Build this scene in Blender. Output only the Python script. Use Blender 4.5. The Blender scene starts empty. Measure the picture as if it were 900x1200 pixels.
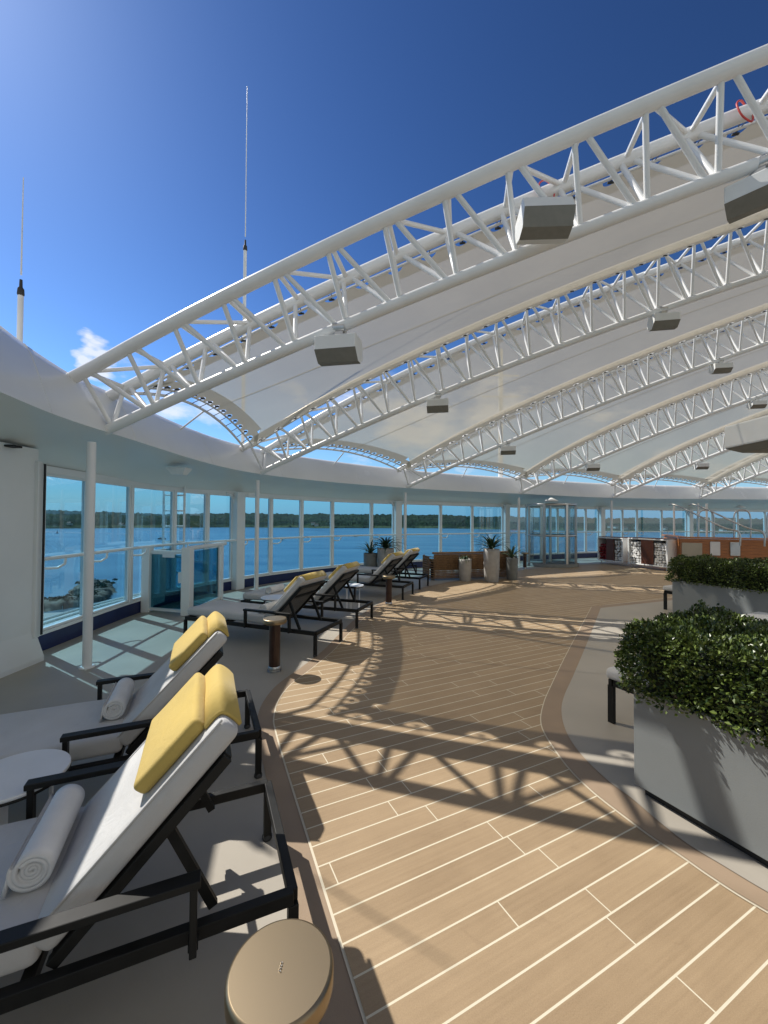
import bpy, bmesh, math, random
from mathutils import Vector, Matrix, noise
random.seed(7)
R = math.radians
sc = bpy.context.scene
col = sc.collection
PI = math.pi

# ------------------------------------------------------------------ camera model (also used to turn sight lines into ground points)
F, HZ, ROLL, H = 475.0, 609.0, 0.006, 1.6
PITCH = math.atan((HZ - 600) / F)

def ray(x, y):
    u, v = x - 450.0, 600.0 - y
    c, s = math.cos(ROLL), math.sin(ROLL)
    u2, v2 = u * c - v * s, u * s + v * c
    cp, sp = math.cos(PITCH), math.sin(PITCH)
    return Vector((u2, F * cp - v2 * sp, F * sp + v2 * cp))

def gnd(x, y, z=0.0):
    r = ray(x, y)
    t = (z - H) / r.z
    return Vector((r.x * t, r.y * t, z))

# ------------------------------------------------------------------ materials
def mat(name, color=(.8, .8, .8), rough=.5, metal=0.0, var=0.0, vscale=6.0, bump=0.0, bscale=40.0, spec=.5, stretch=None):
    m = bpy.data.materials.new(name); m.use_nodes = True
    nt = m.node_tree; b = nt.nodes['Principled BSDF']
    b.inputs['Base Color'].default_value = (*color, 1)
    b.inputs['Roughness'].default_value = rough
    b.inputs['Metallic'].default_value = metal
    b.inputs['Specular IOR Level'].default_value = spec
    tc = nt.nodes.new('ShaderNodeTexCoord')
    src = tc.outputs['Object']
    if stretch:
        mp = nt.nodes.new('ShaderNodeMapping'); mp.inputs['Scale'].default_value = stretch
        nt.links.new(src, mp.inputs['Vector']); src = mp.outputs['Vector']
    if var:
        n = nt.nodes.new('ShaderNodeTexNoise'); n.inputs['Scale'].default_value = vscale; n.inputs['Detail'].default_value = 6
        r = nt.nodes.new('ShaderNodeValToRGB')
        r.color_ramp.elements[0].position = .3; r.color_ramp.elements[1].position = .72
        r.color_ramp.elements[0].color = tuple(max(0, c * (1 - var)) for c in color) + (1,)
        r.color_ramp.elements[1].color = tuple(min(1, c * (1 + var * .6)) for c in color) + (1,)
        nt.links.new(src, n.inputs['Vector']); nt.links.new(n.outputs['Fac'], r.inputs['Fac'])
        nt.links.new(r.outputs['Color'], b.inputs['Base Color'])
        rr = nt.nodes.new('ShaderNodeMapRange'); rr.inputs['To Min'].default_value = rough * .8; rr.inputs['To Max'].default_value = min(1, rough * 1.25)
        nt.links.new(n.outputs['Fac'], rr.inputs['Value']); nt.links.new(rr.outputs['Result'], b.inputs['Roughness'])
    if bump:
        n2 = nt.nodes.new('ShaderNodeTexNoise'); n2.inputs['Scale'].default_value = bscale; n2.inputs['Detail'].default_value = 4
        bp = nt.nodes.new('ShaderNodeBump'); bp.inputs['Strength'].default_value = bump; bp.inputs['Distance'].default_value = .01
        nt.links.new(src, n2.inputs['Vector']); nt.links.new(n2.outputs['Fac'], bp.inputs['Height']); nt.links.new(bp.outputs['Normal'], b.inputs['Normal'])
    return m

def woven(name, color, rough=.9, scale=420, var=.12):
    m = mat(name, color, rough, var=var, vscale=3, bump=.25, bscale=scale)
    nt = m.node_tree; b = nt.nodes['Principled BSDF']; b.inputs['Sheen Weight'].default_value = .15
    n = nt.nodes.new('ShaderNodeTexNoise'); n.inputs['Scale'].default_value = 7; n.inputs['Detail'].default_value = 3; n.inputs['Distortion'].default_value = 1.2
    tc = next(q for q in nt.nodes if q.type == 'TEX_COORD'); b2 = nt.nodes.new('ShaderNodeBump'); b2.inputs['Strength'].default_value = .35; b2.inputs['Distance'].default_value = .02
    nt.links.new(tc.outputs['Object'], n.inputs['Vector']); nt.links.new(n.outputs['Fac'], b2.inputs['Height'])
    b1 = next(q for q in nt.nodes if q.type == 'BUMP' and q != b2); nt.links.new(b2.outputs[0], b1.inputs['Normal'])
    return m

M = {}
M['white'] = mat('white_paint', (.78, .79, .78), .35, var=.06, vscale=1.5)
M['whitetube'] = mat('white_steel_paint', (.8, .8, .79), .3, var=.07, vscale=3)
M['ringwhite'] = mat('white_fairing_paint', (.76, .77, .77), .25, var=.07, vscale=.8)
M['soffit'] = mat('pale_green_white_paint', (.71, .72, .68), .3, var=.05, vscale=.8)
M['black'] = mat('black_aluminium', (.012, .012, .011), .5, var=.25, vscale=20, spec=.28)
M['fabric'] = woven('light_grey_cushion_fabric', (.56, .555, .545))
M['panelfab'] = woven('dark_taupe_back_fabric', (.07, .065, .055))
M['yellow'] = woven('mustard_yellow_fabric', (.56, .405, .105), var=.12)
M['towel'] = mat('white_towelling', (.78, .78, .77), .95, var=.06, vscale=10, bump=.5, bscale=500)
M['bronze'] = mat('brushed_bronze_metal', (.32, .25, .16), .40, 1.0, bump=.02, bscale=900)
M['steel'] = mat('brushed_steel', (.55, .55, .54), .3, 1.0, var=.1, vscale=20)
M['walnut'] = mat('dark_walnut', (.045, .018, .010), .35, var=.5, vscale=12, stretch=(8, 8, .8))
M['tabletop'] = mat('white_laminate', (.74, .75, .76), .35, var=.05, vscale=5)
M['planter'] = mat('grey_planter_paint', (.205, .222, .225), .45, var=.07, vscale=2.5, bump=.05, bscale=120)
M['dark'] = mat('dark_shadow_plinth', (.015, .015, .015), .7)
M['navy'] = mat('navy_blue_kerb_paint', (.012, .022, .10), .35, var=.2, vscale=4)
M['stone'] = mat('grey_cast_stone', (.40, .385, .36), .8, var=.16, vscale=9, bump=.2, bscale=60)
M['darkstone'] = mat('dark_grey_cast_stone', (.20, .21, .20), .8, var=.18, vscale=9, bump=.2, bscale=60)
M['rattan'] = mat('brown_rattan', (.27, .155, .07), .6, var=.4, vscale=40)
M['wood'] = mat('varnished_teak', (.42, .165, .055), .35, var=.35, vscale=5, stretch=(1, 1, 18))
M['rope'] = mat('dark_lacing_rope', (.04, .04, .04), .7)
M['spkgrey'] = mat('grey_speaker_grille', (.22, .215, .19), .6, var=.1, vscale=20)
M['spkwhite'] = mat('white_speaker_case', (.74, .745, .73), .4, var=.05)
M['red'] = mat('red_cable', (.5, .05, .04), .5)
M['darkred'] = mat('dark_red_towelling', (.22, .02, .025), .95, bump=.6, bscale=200)
M['soil'] = mat('dark_soil', (.03, .02, .015), .95)
M['bark'] = mat('brown_twigs', (.06, .04, .025), .9)
M['beige'] = mat('beige_panel', (.42, .38, .30), .4, var=.15, vscale=3)
M['darkwood'] = mat('reddish_wood_panel', (.12, .04, .02), .4, var=.35, vscale=8, stretch=(1, 1, 8))
M['rock'] = mat('grey_brown_rock', (.19, .165, .13), .95, var=.65, vscale=.5)
M['conc'] = mat('pale_quay_concrete', (.42, .41, .38), .9, var=.15, vscale=.1)
M['roofred'] = mat('house_roof', (.16, .09, .07), .8)
M['housewall'] = mat('house_wall', (.6, .57, .52), .8)
M['boatdark'] = mat('dark_boat_hull', (.03, .04, .05), .5)
M['boatwhite'] = mat('white_boat_hull', (.75, .75, .75), .4)

def glass(name, tint, refl=.10):
    m = bpy.data.materials.new(name); m.use_nodes = True; nt = m.node_tree; nt.nodes.clear()
    o = nt.nodes.new('ShaderNodeOutputMaterial'); t = nt.nodes.new('ShaderNodeBsdfTransparent'); g = nt.nodes.new('ShaderNodeBsdfGlossy')
    fr = nt.nodes.new('ShaderNodeFresnel'); fr.inputs['IOR'].default_value = 1.45
    mul = nt.nodes.new('ShaderNodeMath'); mul.operation = 'MULTIPLY'; mul.inputs[1].default_value = refl * 8
    mx = nt.nodes.new('ShaderNodeMixShader'); t.inputs['Color'].default_value = (*tint, 1); g.inputs['Roughness'].default_value = .02
    nt.links.new(fr.outputs[0], mul.inputs[0]); nt.links.new(mul.outputs[0], mx.inputs[0]); nt.links.new(t.outputs[0], mx.inputs[1]); nt.links.new(g.outputs[0], mx.inputs[2])
    nt.links.new(mx.outputs[0], o.inputs['Surface'])
    return m
M['glass'] = glass('tinted_window_glass', (.56, .77, .87), .03)
M['gateglass'] = glass('blue_tinted_gate_glass', (.36, .62, .70), .05)
M['clearglass'] = glass('clear_glass', (.80, .90, .92), .08)

def membrane_mat(name, transp, transl, color):
    m = bpy.data.materials.new(name); m.use_nodes = True; nt = m.node_tree; nt.nodes.clear()
    o = nt.nodes.new('ShaderNodeOutputMaterial'); d = nt.nodes.new('ShaderNodeBsdfDiffuse'); l = nt.nodes.new('ShaderNodeBsdfTranslucent'); t = nt.nodes.new('ShaderNodeBsdfTransparent')
    tc = nt.nodes.new('ShaderNodeTexCoord'); n = nt.nodes.new('ShaderNodeTexNoise'); n.inputs['Scale'].default_value = .9; n.inputs['Detail'].default_value = 5
    r = nt.nodes.new('ShaderNodeValToRGB'); r.color_ramp.elements[0].position = .3; r.color_ramp.elements[1].position = .7
    r.color_ramp.elements[0].color = (*[c * .9 for c in color], 1); r.color_ramp.elements[1].color = (*color, 1)
    nt.links.new(tc.outputs['Object'], n.inputs['Vector']); nt.links.new(n.outputs['Fac'], r.inputs['Fac'])
    t.inputs['Color'].default_value = (1, .93, .80, 1); nt.links.new(r.outputs[0], d.inputs['Color']); nt.links.new(r.outputs[0], l.inputs['Color'])
    a = nt.nodes.new('ShaderNodeMixShader'); a.inputs[0].default_value = transl
    b = nt.nodes.new('ShaderNodeMixShader'); b.inputs[0].default_value = transp
    nt.links.new(d.outputs[0], a.inputs[1]); nt.links.new(l.outputs[0], a.inputs[2]); nt.links.new(a.outputs[0], b.inputs[1]); nt.links.new(t.outputs[0], b.inputs[2])
    nt.links.new(b.outputs[0], o.inputs['Surface'])
    return m
M['membrane'] = membrane_mat('white_translucent_membrane', .23, .17, (.75, .71, .60))
M['band'] = membrane_mat('doubled_membrane_edge', .02, .10, (.62, .60, .54))

def leafmat(name, c1, c2, rough=.42):
    m = bpy.data.materials.new(name); m.use_nodes = True; nt = m.node_tree; b = nt.nodes['Principled BSDF']
    g = nt.nodes.new('ShaderNodeNewGeometry'); r = nt.nodes.new('ShaderNodeValToRGB')
    r.color_ramp.elements[0].color = (*c1, 1); r.color_ramp.elements[1].color = (*c2, 1)
    nt.links.new(g.outputs['Random Per Island'], r.inputs['Fac']); nt.links.new(r.outputs[0], b.inputs['Base Color'])
    b.inputs['Roughness'].default_value = rough
    return m
M['leaf'] = leafmat('boxwood_leaf', (.014, .034, .010), (.135, .18, .035), .36)
M['agave'] = leafmat('agave_leaf', (.012, .035, .02), (.04, .085, .04))
M['palegreen'] = leafmat('pale_succulent_leaf', (.03, .07, .04), (.12, .17, .09))
M['shrub'] = leafmat('shore_shrub_leaf', (.02, .035, .012), (.06, .075, .03), .8)

# deck of planks: rows of width PW laid at 26 degrees, pale caulking lines
PA, PW, PL = R(26.5), .1222, 1.25
def plank_mat():
    m = bpy.data.materials.new('tan_composite_deck_planks'); m.use_nodes = True; nt = m.node_tree; L = nt.links.new; b = nt.nodes['Principled BSDF']
    def math_(op, a, bb=None, c=None):
        n = nt.nodes.new('ShaderNodeMath'); n.operation = op
        for i, v in enumerate((a, bb, c)):
            if v is None: continue
            if isinstance(v, (int, float)): n.inputs[i].default_value = v
            else: L(v, n.inputs[i])
        return n.outputs[0]
    tc = nt.nodes.new('ShaderNodeTexCoord'); mp = nt.nodes.new('ShaderNodeMapping'); mp.inputs['Rotation'].default_value = (0, 0, -PA)
    L(tc.outputs['Object'], mp.inputs['Vector'])
    sx = nt.nodes.new('ShaderNodeSeparateXYZ'); L(mp.outputs['Vector'], sx.inputs[0])
    v = math_('DIVIDE', math_('ADD', sx.outputs['Y'], .0185), PW); row = math_('FLOOR', v); fv = math_('FRACT', v)
    wn = nt.nodes.new('ShaderNodeTexWhiteNoise'); wn.noise_dimensions = '1D'; L(row, wn.inputs['W'])
    u = math_('ADD', math_('DIVIDE', sx.outputs['X'], PL), math_('MULTIPLY', wn.outputs['Value'], 7.3))
    fu = math_('FRACT', u); ucell = math_('FLOOR', u)
    dv = math_('MULTIPLY', math_('MINIMUM', fv, math_('SUBTRACT', 1.0, fv)), PW)
    du = math_('MULTIPLY', math_('MINIMUM', fu, math_('SUBTRACT', 1.0, fu)), PL)
    line = math_('MAXIMUM', math_('LESS_THAN', dv, .0037), math_('LESS_THAN', du, .0028))
    wn2 = nt.nodes.new('ShaderNodeTexWhiteNoise'); wn2.noise_dimensions = '2D'
    cv = nt.nodes.new('ShaderNodeCombineXYZ'); L(row, cv.inputs[0]); L(ucell, cv.inputs[1]); L(cv.outputs[0], wn2.inputs['Vector'])
    st = nt.nodes.new('ShaderNodeMapping'); st.inputs['Scale'].default_value = (2.2, 70, 1); L(mp.outputs['Vector'], st.inputs['Vector'])
    gr = nt.nodes.new('ShaderNodeTexNoise'); gr.inputs['Scale'].default_value = 1; gr.inputs['Detail'].default_value = 5; L(st.outputs[0], gr.inputs['Vector'])
    bl = nt.nodes.new('ShaderNodeTexNoise'); bl.inputs['Scale'].default_value = 2.3; bl.inputs['Detail'].default_value = 8; bl.inputs['Roughness'].default_value = .65; L(mp.outputs['Vector'], bl.inputs['Vector'])
    fine = nt.nodes.new('ShaderNodeTexNoise'); fine.inputs['Scale'].default_value = 260; fine.inputs['Detail'].default_value = 2; L(mp.outputs['Vector'], fine.inputs['Vector'])
    val = math_('ADD', math_('MULTIPLY', wn2.outputs['Value'], .09), math_('ADD', math_('MULTIPLY', gr.outputs['Fac'], .22), math_('MULTIPLY', bl.outputs['Fac'], .30)))
    val = math_('ADD', val, math_('MULTIPLY', fine.outputs['Fac'], .30))
    rp = nt.nodes.new('ShaderNodeValToRGB'); rp.color_ramp.elements[0].position = .30; rp.color_ramp.elements[1].position = .68
    rp.color_ramp.elements[0].color = (.27, .19, .112, 1); rp.color_ramp.elements[1].color = (.45, .33, .203, 1)
    L(val, rp.inputs['Fac'])
    # scattered scuffs
    sp = nt.nodes.new('ShaderNodeTexVoronoi'); sp.inputs['Scale'].default_value = 3.1; L(mp.outputs['Vector'], sp.inputs['Vector'])
    spot = math_('MULTIPLY', math_('LESS_THAN', sp.outputs['Distance'], .022), .35)
    wr = nt.nodes.new('ShaderNodeTexNoise'); wr.inputs['Scale'].default_value = 5.5; wr.inputs['Detail'].default_value = 9; wr.inputs['Roughness'].default_value = .72; wr.inputs['Distortion'].default_value = .6; L(mp.outputs['Vector'], wr.inputs['Vector'])
    wm = nt.nodes.new('ShaderNodeMapRange'); wm.inputs['From Min'].default_value = .60; wm.inputs['From Max'].default_value = .74; wm.inputs['To Max'].default_value = .30; L(wr.outputs['Fac'], wm.inputs['Value'])
    spot = math_('MAXIMUM', spot, wm.outputs['Result'])
    mx0 = nt.nodes.new('ShaderNodeMixRGB'); mx0.inputs['Color2'].default_value = (.17, .11, .07, 1); L(spot, mx0.inputs['Fac']); L(rp.outputs[0], mx0.inputs['Color1'])
    mx = nt.nodes.new('ShaderNodeMixRGB'); mx.inputs['Color2'].default_value = (.66, .60, .46, 1); L(line, mx.inputs['Fac']); L(mx0.outputs[0], mx.inputs['Color1'])
    L(mx.outputs[0], b.inputs['Base Color'])
    b.inputs['Roughness'].default_value = .55; b.inputs['Specular IOR Level'].default_value = .3
    bp = nt.nodes.new('ShaderNodeBump'); bp.inputs['Strength'].default_value = .15; bp.inputs['Distance'].default_value = .004
    L(math_('ADD', gr.outputs['Fac'], fine.outputs['Fac']), bp.inputs['Height']); L(bp.outputs[0], b.inputs['Normal'])
    return m
M['planks'] = plank_mat()
M['band_tan'] = mat('tan_deck_border', (.325, .24, .165), .55, var=.14, vscale=3, bump=.1, bscale=200, spec=.3)
M['line'] = mat('pale_caulking_line', (.64, .58, .45), .6)
M['greyfloor'] = mat('grey_deck_coating', (.39, .355, .30), .5, var=.10, vscale=1.7, bump=.08, bscale=250, spec=.35)

def sea_mat():
    m = bpy.data.materials.new('blue_sea_water'); m.use_nodes = True; nt = m.node_tree; b = nt.nodes['Principled BSDF']; L = nt.links.new
    tc = nt.nodes.new('ShaderNodeTexCoord'); mp = nt.nodes.new('ShaderNodeMapping'); mp.inputs['Scale'].default_value = (.006, .022, 1)
    L(tc.outputs['Object'], mp.inputs['Vector'])
    n = nt.nodes.new('ShaderNodeTexNoise'); n.inputs['Scale'].default_value = 1; n.inputs['Detail'].default_value = 6; L(mp.outputs[0], n.inputs['Vector'])
    r = nt.nodes.new('ShaderNodeValToRGB'); r.color_ramp.elements[0].position = .35; r.color_ramp.elements[1].position = .7
    r.color_ramp.elements[0].color = (.045, .115, .165, 1); r.color_ramp.elements[1].color = (.13, .24, .29, 1)
    L(n.outputs['Fac'], r.inputs['Fac']); L(r.outputs[0], b.inputs['Base Color'])
    b.inputs['Roughness'].default_value = .28; b.inputs['Specular IOR Level'].default_value = .35
    w = nt.nodes.new('ShaderNodeTexNoise'); w.inputs['Scale'].default_value = .35; w.inputs['Detail'].default_value = 5; L(tc.outputs['Object'], w.inputs['Vector'])
    bp = nt.nodes.new('ShaderNodeBump'); bp.inputs['Strength'].default_value = .5; bp.inputs['Distance'].default_value = .6
    L(w.outputs['Fac'], bp.inputs['Height']); L(bp.outputs[0], b.inputs['Normal'])
    return m
M['sea'] = sea_mat()

def land_mat():
    m = mat('wooded_hillside', (.03, .045, .02), .95, spec=.1); nt = m.node_tree; b = nt.nodes['Principled BSDF']; L = nt.links.new
    tc = nt.nodes.new('ShaderNodeTexCoord'); mp = nt.nodes.new('ShaderNodeMapping'); mp.inputs['Scale'].default_value = (1, 1, 2.2); L(tc.outputs['Object'], mp.inputs[0])
    n = nt.nodes.new('ShaderNodeTexNoise'); n.inputs['Scale'].default_value = .02; n.inputs['Detail'].default_value = 9; L(mp.outputs[0], n.inputs['Vector'])
    r = nt.nodes.new('ShaderNodeValToRGB'); e = r.color_ramp.elements
    e[0].position = .38; e[0].color = (.012, .02, .012, 1); e[1].position = .62; e[1].color = (.032, .045, .02, 1)
    k = e.new(.74); k.color = (.09, .09, .04, 1)
    sz = nt.nodes.new('ShaderNodeSeparateXYZ'); L(tc.outputs['Object'], sz.inputs[0])
    zz = nt.nodes.new('ShaderNodeMapRange'); zz.inputs['From Min'].default_value = -24; zz.inputs['From Max'].default_value = -29; L(sz.outputs['Z'], zz.inputs['Value'])
    mw = nt.nodes.new('ShaderNodeMixRGB'); mw.inputs['Color2'].default_value = (.105, .11, .05, 1)
    n3 = nt.nodes.new('ShaderNodeTexNoise'); n3.inputs['Scale'].default_value = .006; L(tc.outputs['Object'], n3.inputs['Vector'])
    q3 = nt.nodes.new('ShaderNodeMapRange'); q3.inputs['From Min'].default_value = .45; q3.inputs['From Max'].default_value = .58; L(n3.outputs['Fac'], q3.inputs['Value'])
    mm = nt.nodes.new('ShaderNodeMath'); mm.operation = 'MULTIPLY'; L(zz.outputs[0], mm.inputs[0]); L(q3.outputs[0], mm.inputs[1]); L(mm.outputs[0], mw.inputs['Fac'])
    L(n.outputs['Fac'], r.inputs['Fac']); L(r.outputs[0], mw.inputs['Color1']); L(mw.outputs[0], b.inputs['Base Color'])
    return m
M['land'] = land_mat()

# ------------------------------------------------------------------ mesh building helpers
def V(*a): return Vector(a)

class MB:
    def __init__(s): s.v = []; s.f = []; s.sm = []; s.mi = []
    def add(s, vs, fs, smooth=False, mi=0):
        o = len(s.v); s.v += [Vector(p) for p in vs]
        for f in fs: s.f.append([i + o for i in f]); s.sm.append(smooth); s.mi.append(mi)
    def box(s, c, size, rot=None, mi=0):
        c = Vector(c); hx, hy, hz = [q / 2 for q in size]
        P = [Vector((x, y, z)) for x in (-hx, hx) for y in (-hy, hy) for z in (-hz, hz)]
        if rot is not None: P = [rot @ p for p in P]
        s.add([p + c for p in P], [(0, 1, 3, 2), (4, 6, 7, 5), (0, 4, 5, 1), (2, 3, 7, 6), (0, 2, 6, 4), (1, 5, 7, 3)], mi=mi)
    def rbox(s, c, size, r, rot=None, seg=3, smooth=True, cuts=0, wob=0.0, mi=0):
        bm = bmesh.new(); bmesh.ops.create_cube(bm, size=1)
        bmesh.ops.scale(bm, vec=size, verts=bm.verts)
        if cuts: bmesh.ops.subdivide_edges(bm, edges=bm.edges[:], cuts=0)
        bmesh.ops.bevel(bm, geom=bm.edges[:], offset=r, segments=seg, profile=.5, affect='EDGES')
        if cuts:
            bmesh.ops.subdivide_edges(bm, edges=[e for e in bm.edges if e.calc_length() > .12], cuts=cuts, use_grid_fill=True)
        if wob:
            for v in bm.verts:
                v.co += v.co.normalized() * wob * noise.noise(v.co * 5 + Vector((c[0], c[1], c[2])) * 3)
        bm.verts.index_update()
        vs = [(rot @ v.co if rot is not None else v.co.copy()) + Vector(c) for v in bm.verts]
        s.add(vs, [[v.index for v in f.verts] for f in bm.faces], smooth, mi); bm.free()
    def tube(s, path, r, n=10, caps=True, smooth=True, mi=0):
        path = [Vector(p) for p in path]; rs = r if isinstance(r, (list, tuple)) else [r] * len(path)
        rings = []; up = None
        for i, p in enumerate(path):
            t = (path[min(i + 1, len(path) - 1)] - path[max(i - 1, 0)]).normalized()
            if up is None: up = Vector((0, 0, 1)) if abs(t.z) < .9 else Vector((1, 0, 0))
            a = (up - t * up.dot(t)).normalized(); bb = t.cross(a); up = a
            rings.append([p + (a * math.cos(2 * PI * k / n) + bb * math.sin(2 * PI * k / n)) * rs[i] for k in range(n)])
        vs = [q for g in rings for q in g]; fs = []
        for i in range(len(path) - 1):
            for k in range(n): fs.append((i * n + k, i * n + (k + 1) % n, (i + 1) * n + (k + 1) % n, (i + 1) * n + k))
        s.add(vs, fs, smooth, mi)
        if caps:
            s.add(rings[0], [list(range(n))[::-1]], False, mi); s.add(rings[-1], [list(range(n))], False, mi)
    def bar(s, a, b, w, h, up=(0, 0, 1), mi=0):
        a, b = Vector(a), Vector(b); t = (b - a).normalized(); up = Vector(up)
        if abs(t.dot(up)) > .95: up = Vector((1, 0, 0))
        y = up.cross(t).normalized(); z = t.cross(y)
        rot = Matrix((t, y, z)).transposed()
        s.box((a + b) / 2, ((b - a).length, w, h), rot, mi)
    def lathe(s, prof, c=(0, 0, 0), n=32, smooth=True, mi=0):
        c = Vector(c); vs = []; fs = []
        for (r, z) in prof:
            vs += [c + Vector((r * math.cos(2 * PI * k / n), r * math.sin(2 * PI * k / n), z)) for k in range(n)]
        for i in range(len(prof) - 1):
            for k in range(n): fs.append((i * n + k, i * n + (k + 1) % n, (i + 1) * n + (k + 1) % n, (i + 1) * n + k))
        s.add(vs, fs, smooth, mi)
        if prof[0][0] > .0005: s.add(vs[:n], [list(range(n))[::-1]], False, mi)
        if prof[-1][0] > .0005: s.add(vs[-n:], [list(range(n))], False, mi)
    def poly(s, pts, mi=0): s.add(pts, [list(range(len(pts)))], False, mi)
    def strip(s, A, B, smooth=False, mi=0):
        n = len(A); s.add(list(A) + list(B), [(i, i + 1, n + i + 1, n + i) for i in range(n - 1)], smooth, mi)
    def build(s, name, mats, parent=None, world=False, bevel=0.0, weld=False):
        me = bpy.data.meshes.new(name)
        vs = s.v
        if world and parent is not None:
            inv = (Matrix.Translation(parent.location) @ Matrix.Rotation(parent.rotation_euler.z, 4, 'Z')).inverted()
            vs = [inv @ p for p in vs]
        me.from_pydata([tuple(p) for p in vs], [], s.f)
        if not isinstance(mats, (list, tuple)): mats = [mats]
        for m in mats: me.materials.append(m)
        me.polygons.foreach_set('use_smooth', s.sm); me.polygons.foreach_set('material_index', s.mi)
        me.update()
        if weld:
            bm = bmesh.new(); bm.from_mesh(me); bmesh.ops.remove_doubles(bm, verts=bm.verts, dist=.0004); bmesh.ops.recalc_face_normals(bm, faces=bm.faces); bm.to_mesh(me); bm.free()
        o = bpy.data.objects.new(name, me); col.objects.link(o)
        if parent is not None: o.parent = parent
        if bevel:
            md = o.modifiers.new('bevel', 'BEVEL'); md.width = bevel; md.segments = 2; md.limit_method = 'ANGLE'; md.angle_limit = R(40)
        return o

def tag(o, label=None, cat=None, group=None, kind=None):
    if label: o['label'] = label
    if cat: o['category'] = cat
    if group: o['group'] = group
    if kind: o['kind'] = kind
    return o

def thing(name, label, cat, loc=(0, 0, 0), rz=0.0, group=None):
    o = bpy.data.objects.new(name, None); o.empty_display_size = .1; col.objects.link(o)
    o.location = loc; o.rotation_euler = (0, 0, rz)
    return tag(o, label, cat, group)

def copy_tree(o, parent=None):
    c = o.copy(); col.objects.link(c); c.parent = parent
    for ch in o.children: copy_tree(ch, c)
    return c

def dup(o, loc, rz, label, group=None):
    c = copy_tree(o); c.location = loc; c.rotation_euler = (0, 0, rz); c['label'] = label
    if group: c['group'] = group
    return c

def spline(P, n=12):
    P = [Vector(p) for p in P]; out = []
    for i in range(len(P) - 1):
        p0, p1, p2, p3 = P[max(i - 1, 0)], P[i], P[i + 1], P[min(i + 2, len(P) - 1)]
        for k in range(n):
            t = k / n
            out.append(.5 * (2 * p1 + (p2 - p0) * t + (2 * p0 - 5 * p1 + 4 * p2 - p3) * t * t + (3 * p1 - p0 - 3 * p2 + p3) * t ** 3))
    out.append(P[-1]); return out

def resample(C, step):
    out = [C[0]]; acc = 0
    for a, b in zip(C, C[1:]):
        L = (b - a).length
        while acc + L >= step:
            t = (step - acc) / L; a = a + (b - a) * t; L = (b - a).length; acc = 0; out.append(a.copy())
            if L < 1e-9: break
        acc += L
    return out

# ------------------------------------------------------------------ camera
cd = bpy.data.cameras.new('camera'); cam = bpy.data.objects.new('camera', cd); col.objects.link(cam)
cd.sensor_fit = 'VERTICAL'; cd.sensor_height = 36; cd.lens = 36 * F / 1200; cd.clip_start = .05; cd.clip_end = 30000
cam.matrix_world = Matrix.Translation((0, 0, H)) @ Matrix.Rotation(PI / 2 + PITCH, 4, 'X') @ Matrix.Rotation(ROLL, 4, 'Z')
sc.camera = cam

# ------------------------------------------------------------------ sky and sun
SUNV = Vector((-.775, .495, 1.0)).normalized()
w = bpy.data.worlds.new('World'); sc.world = w; w.use_nodes = True
nt = w.node_tree; nt.nodes.clear(); L = nt.links.new
wo = nt.nodes.new('ShaderNodeOutputWorld'); bg = nt.nodes.new('ShaderNodeBackground'); sky = nt.nodes.new('ShaderNodeTexSky')
sky.sky_type = 'NISHITA'; sky.sun_disc = False; sky.sun_elevation = math.asin(SUNV.z); sky.sun_rotation = math.atan2(SUNV.x, SUNV.y)
sky.air_density = 1.0; sky.dust_density = .25; sky.ozone_density = 3.0; sky.altitude = 40
bg.inputs['Strength'].default_value = .10
tc = nt.nodes.new('ShaderNodeTexCoord')
mp = nt.nodes.new('ShaderNodeMapping'); mp.inputs['Scale'].default_value = (1, 1, 2.2); L(tc.outputs['Generated'], mp.inputs['Vector'])
cn = nt.nodes.new('ShaderNodeTexNoise'); cn.inputs['Scale'].default_value = 4.6; cn.inputs['Detail'].default_value = 9; cn.inputs['Roughness'].default_value = .58; L(mp.outputs[0], cn.inputs['Vector'])
cr = nt.nodes.new('ShaderNodeMapRange'); cr.inputs['From Min'].default_value = .55; cr.inputs['From Max'].default_value = .68; L(cn.outputs['Fac'], cr.inputs['Value'])
sx = nt.nodes.new('ShaderNodeSeparateXYZ'); L(tc.outputs['Generated'], sx.inputs[0])
hi = nt.nodes.new('ShaderNodeMapRange'); hi.inputs['From Min'].default_value = .30; hi.inputs['From Max'].default_value = .36; hi.inputs['To Min'].default_value = 1; hi.inputs['To Max'].default_value = 0; L(sx.outputs['Z'], hi.inputs['Value'])
lo = nt.nodes.new('ShaderNodeMapRange'); lo.inputs['From Min'].default_value = .02; lo.inputs['From Max'].default_value = .10; L(sx.outputs['Z'], lo.inputs['Value'])
m1 = nt.nodes.new('ShaderNodeMath'); m1.operation = 'MULTIPLY'; L(hi.outputs[0], m1.inputs[0]); L(lo.outputs[0], m1.inputs[1])
m2 = nt.nodes.new('ShaderNodeMath'); m2.operation = 'MULTIPLY'; L(m1.outputs[0], m2.inputs[0]); L(cr.outputs[0], m2.inputs[1])
m3 = nt.nodes.new('ShaderNodeMath'); m3.operation = 'MULTIPLY'; L(m2.outputs[0], m3.inputs[0]); m3.inputs[1].default_value = .75
mc = nt.nodes.new('ShaderNodeMixRGB'); mc.inputs['Color2'].default_value = (7.5, 7.7, 8.0, 1); 
dv_ = nt.nodes.new('ShaderNodeVectorMath'); dv_.operation = 'DISTANCE'; L(tc.outputs['Generated'], dv_.inputs[0]); dv_.inputs[1].default_value = ray(112, 420).normalized()
db = nt.nodes.new('ShaderNodeMapRange'); db.inputs['From Min'].default_value = .02; db.inputs['From Max'].default_value = .09; db.inputs['To Min'].default_value = .30; db.inputs['To Max'].default_value = -.5; L(dv_.outputs['Value'], db.inputs['Value'])
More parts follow.
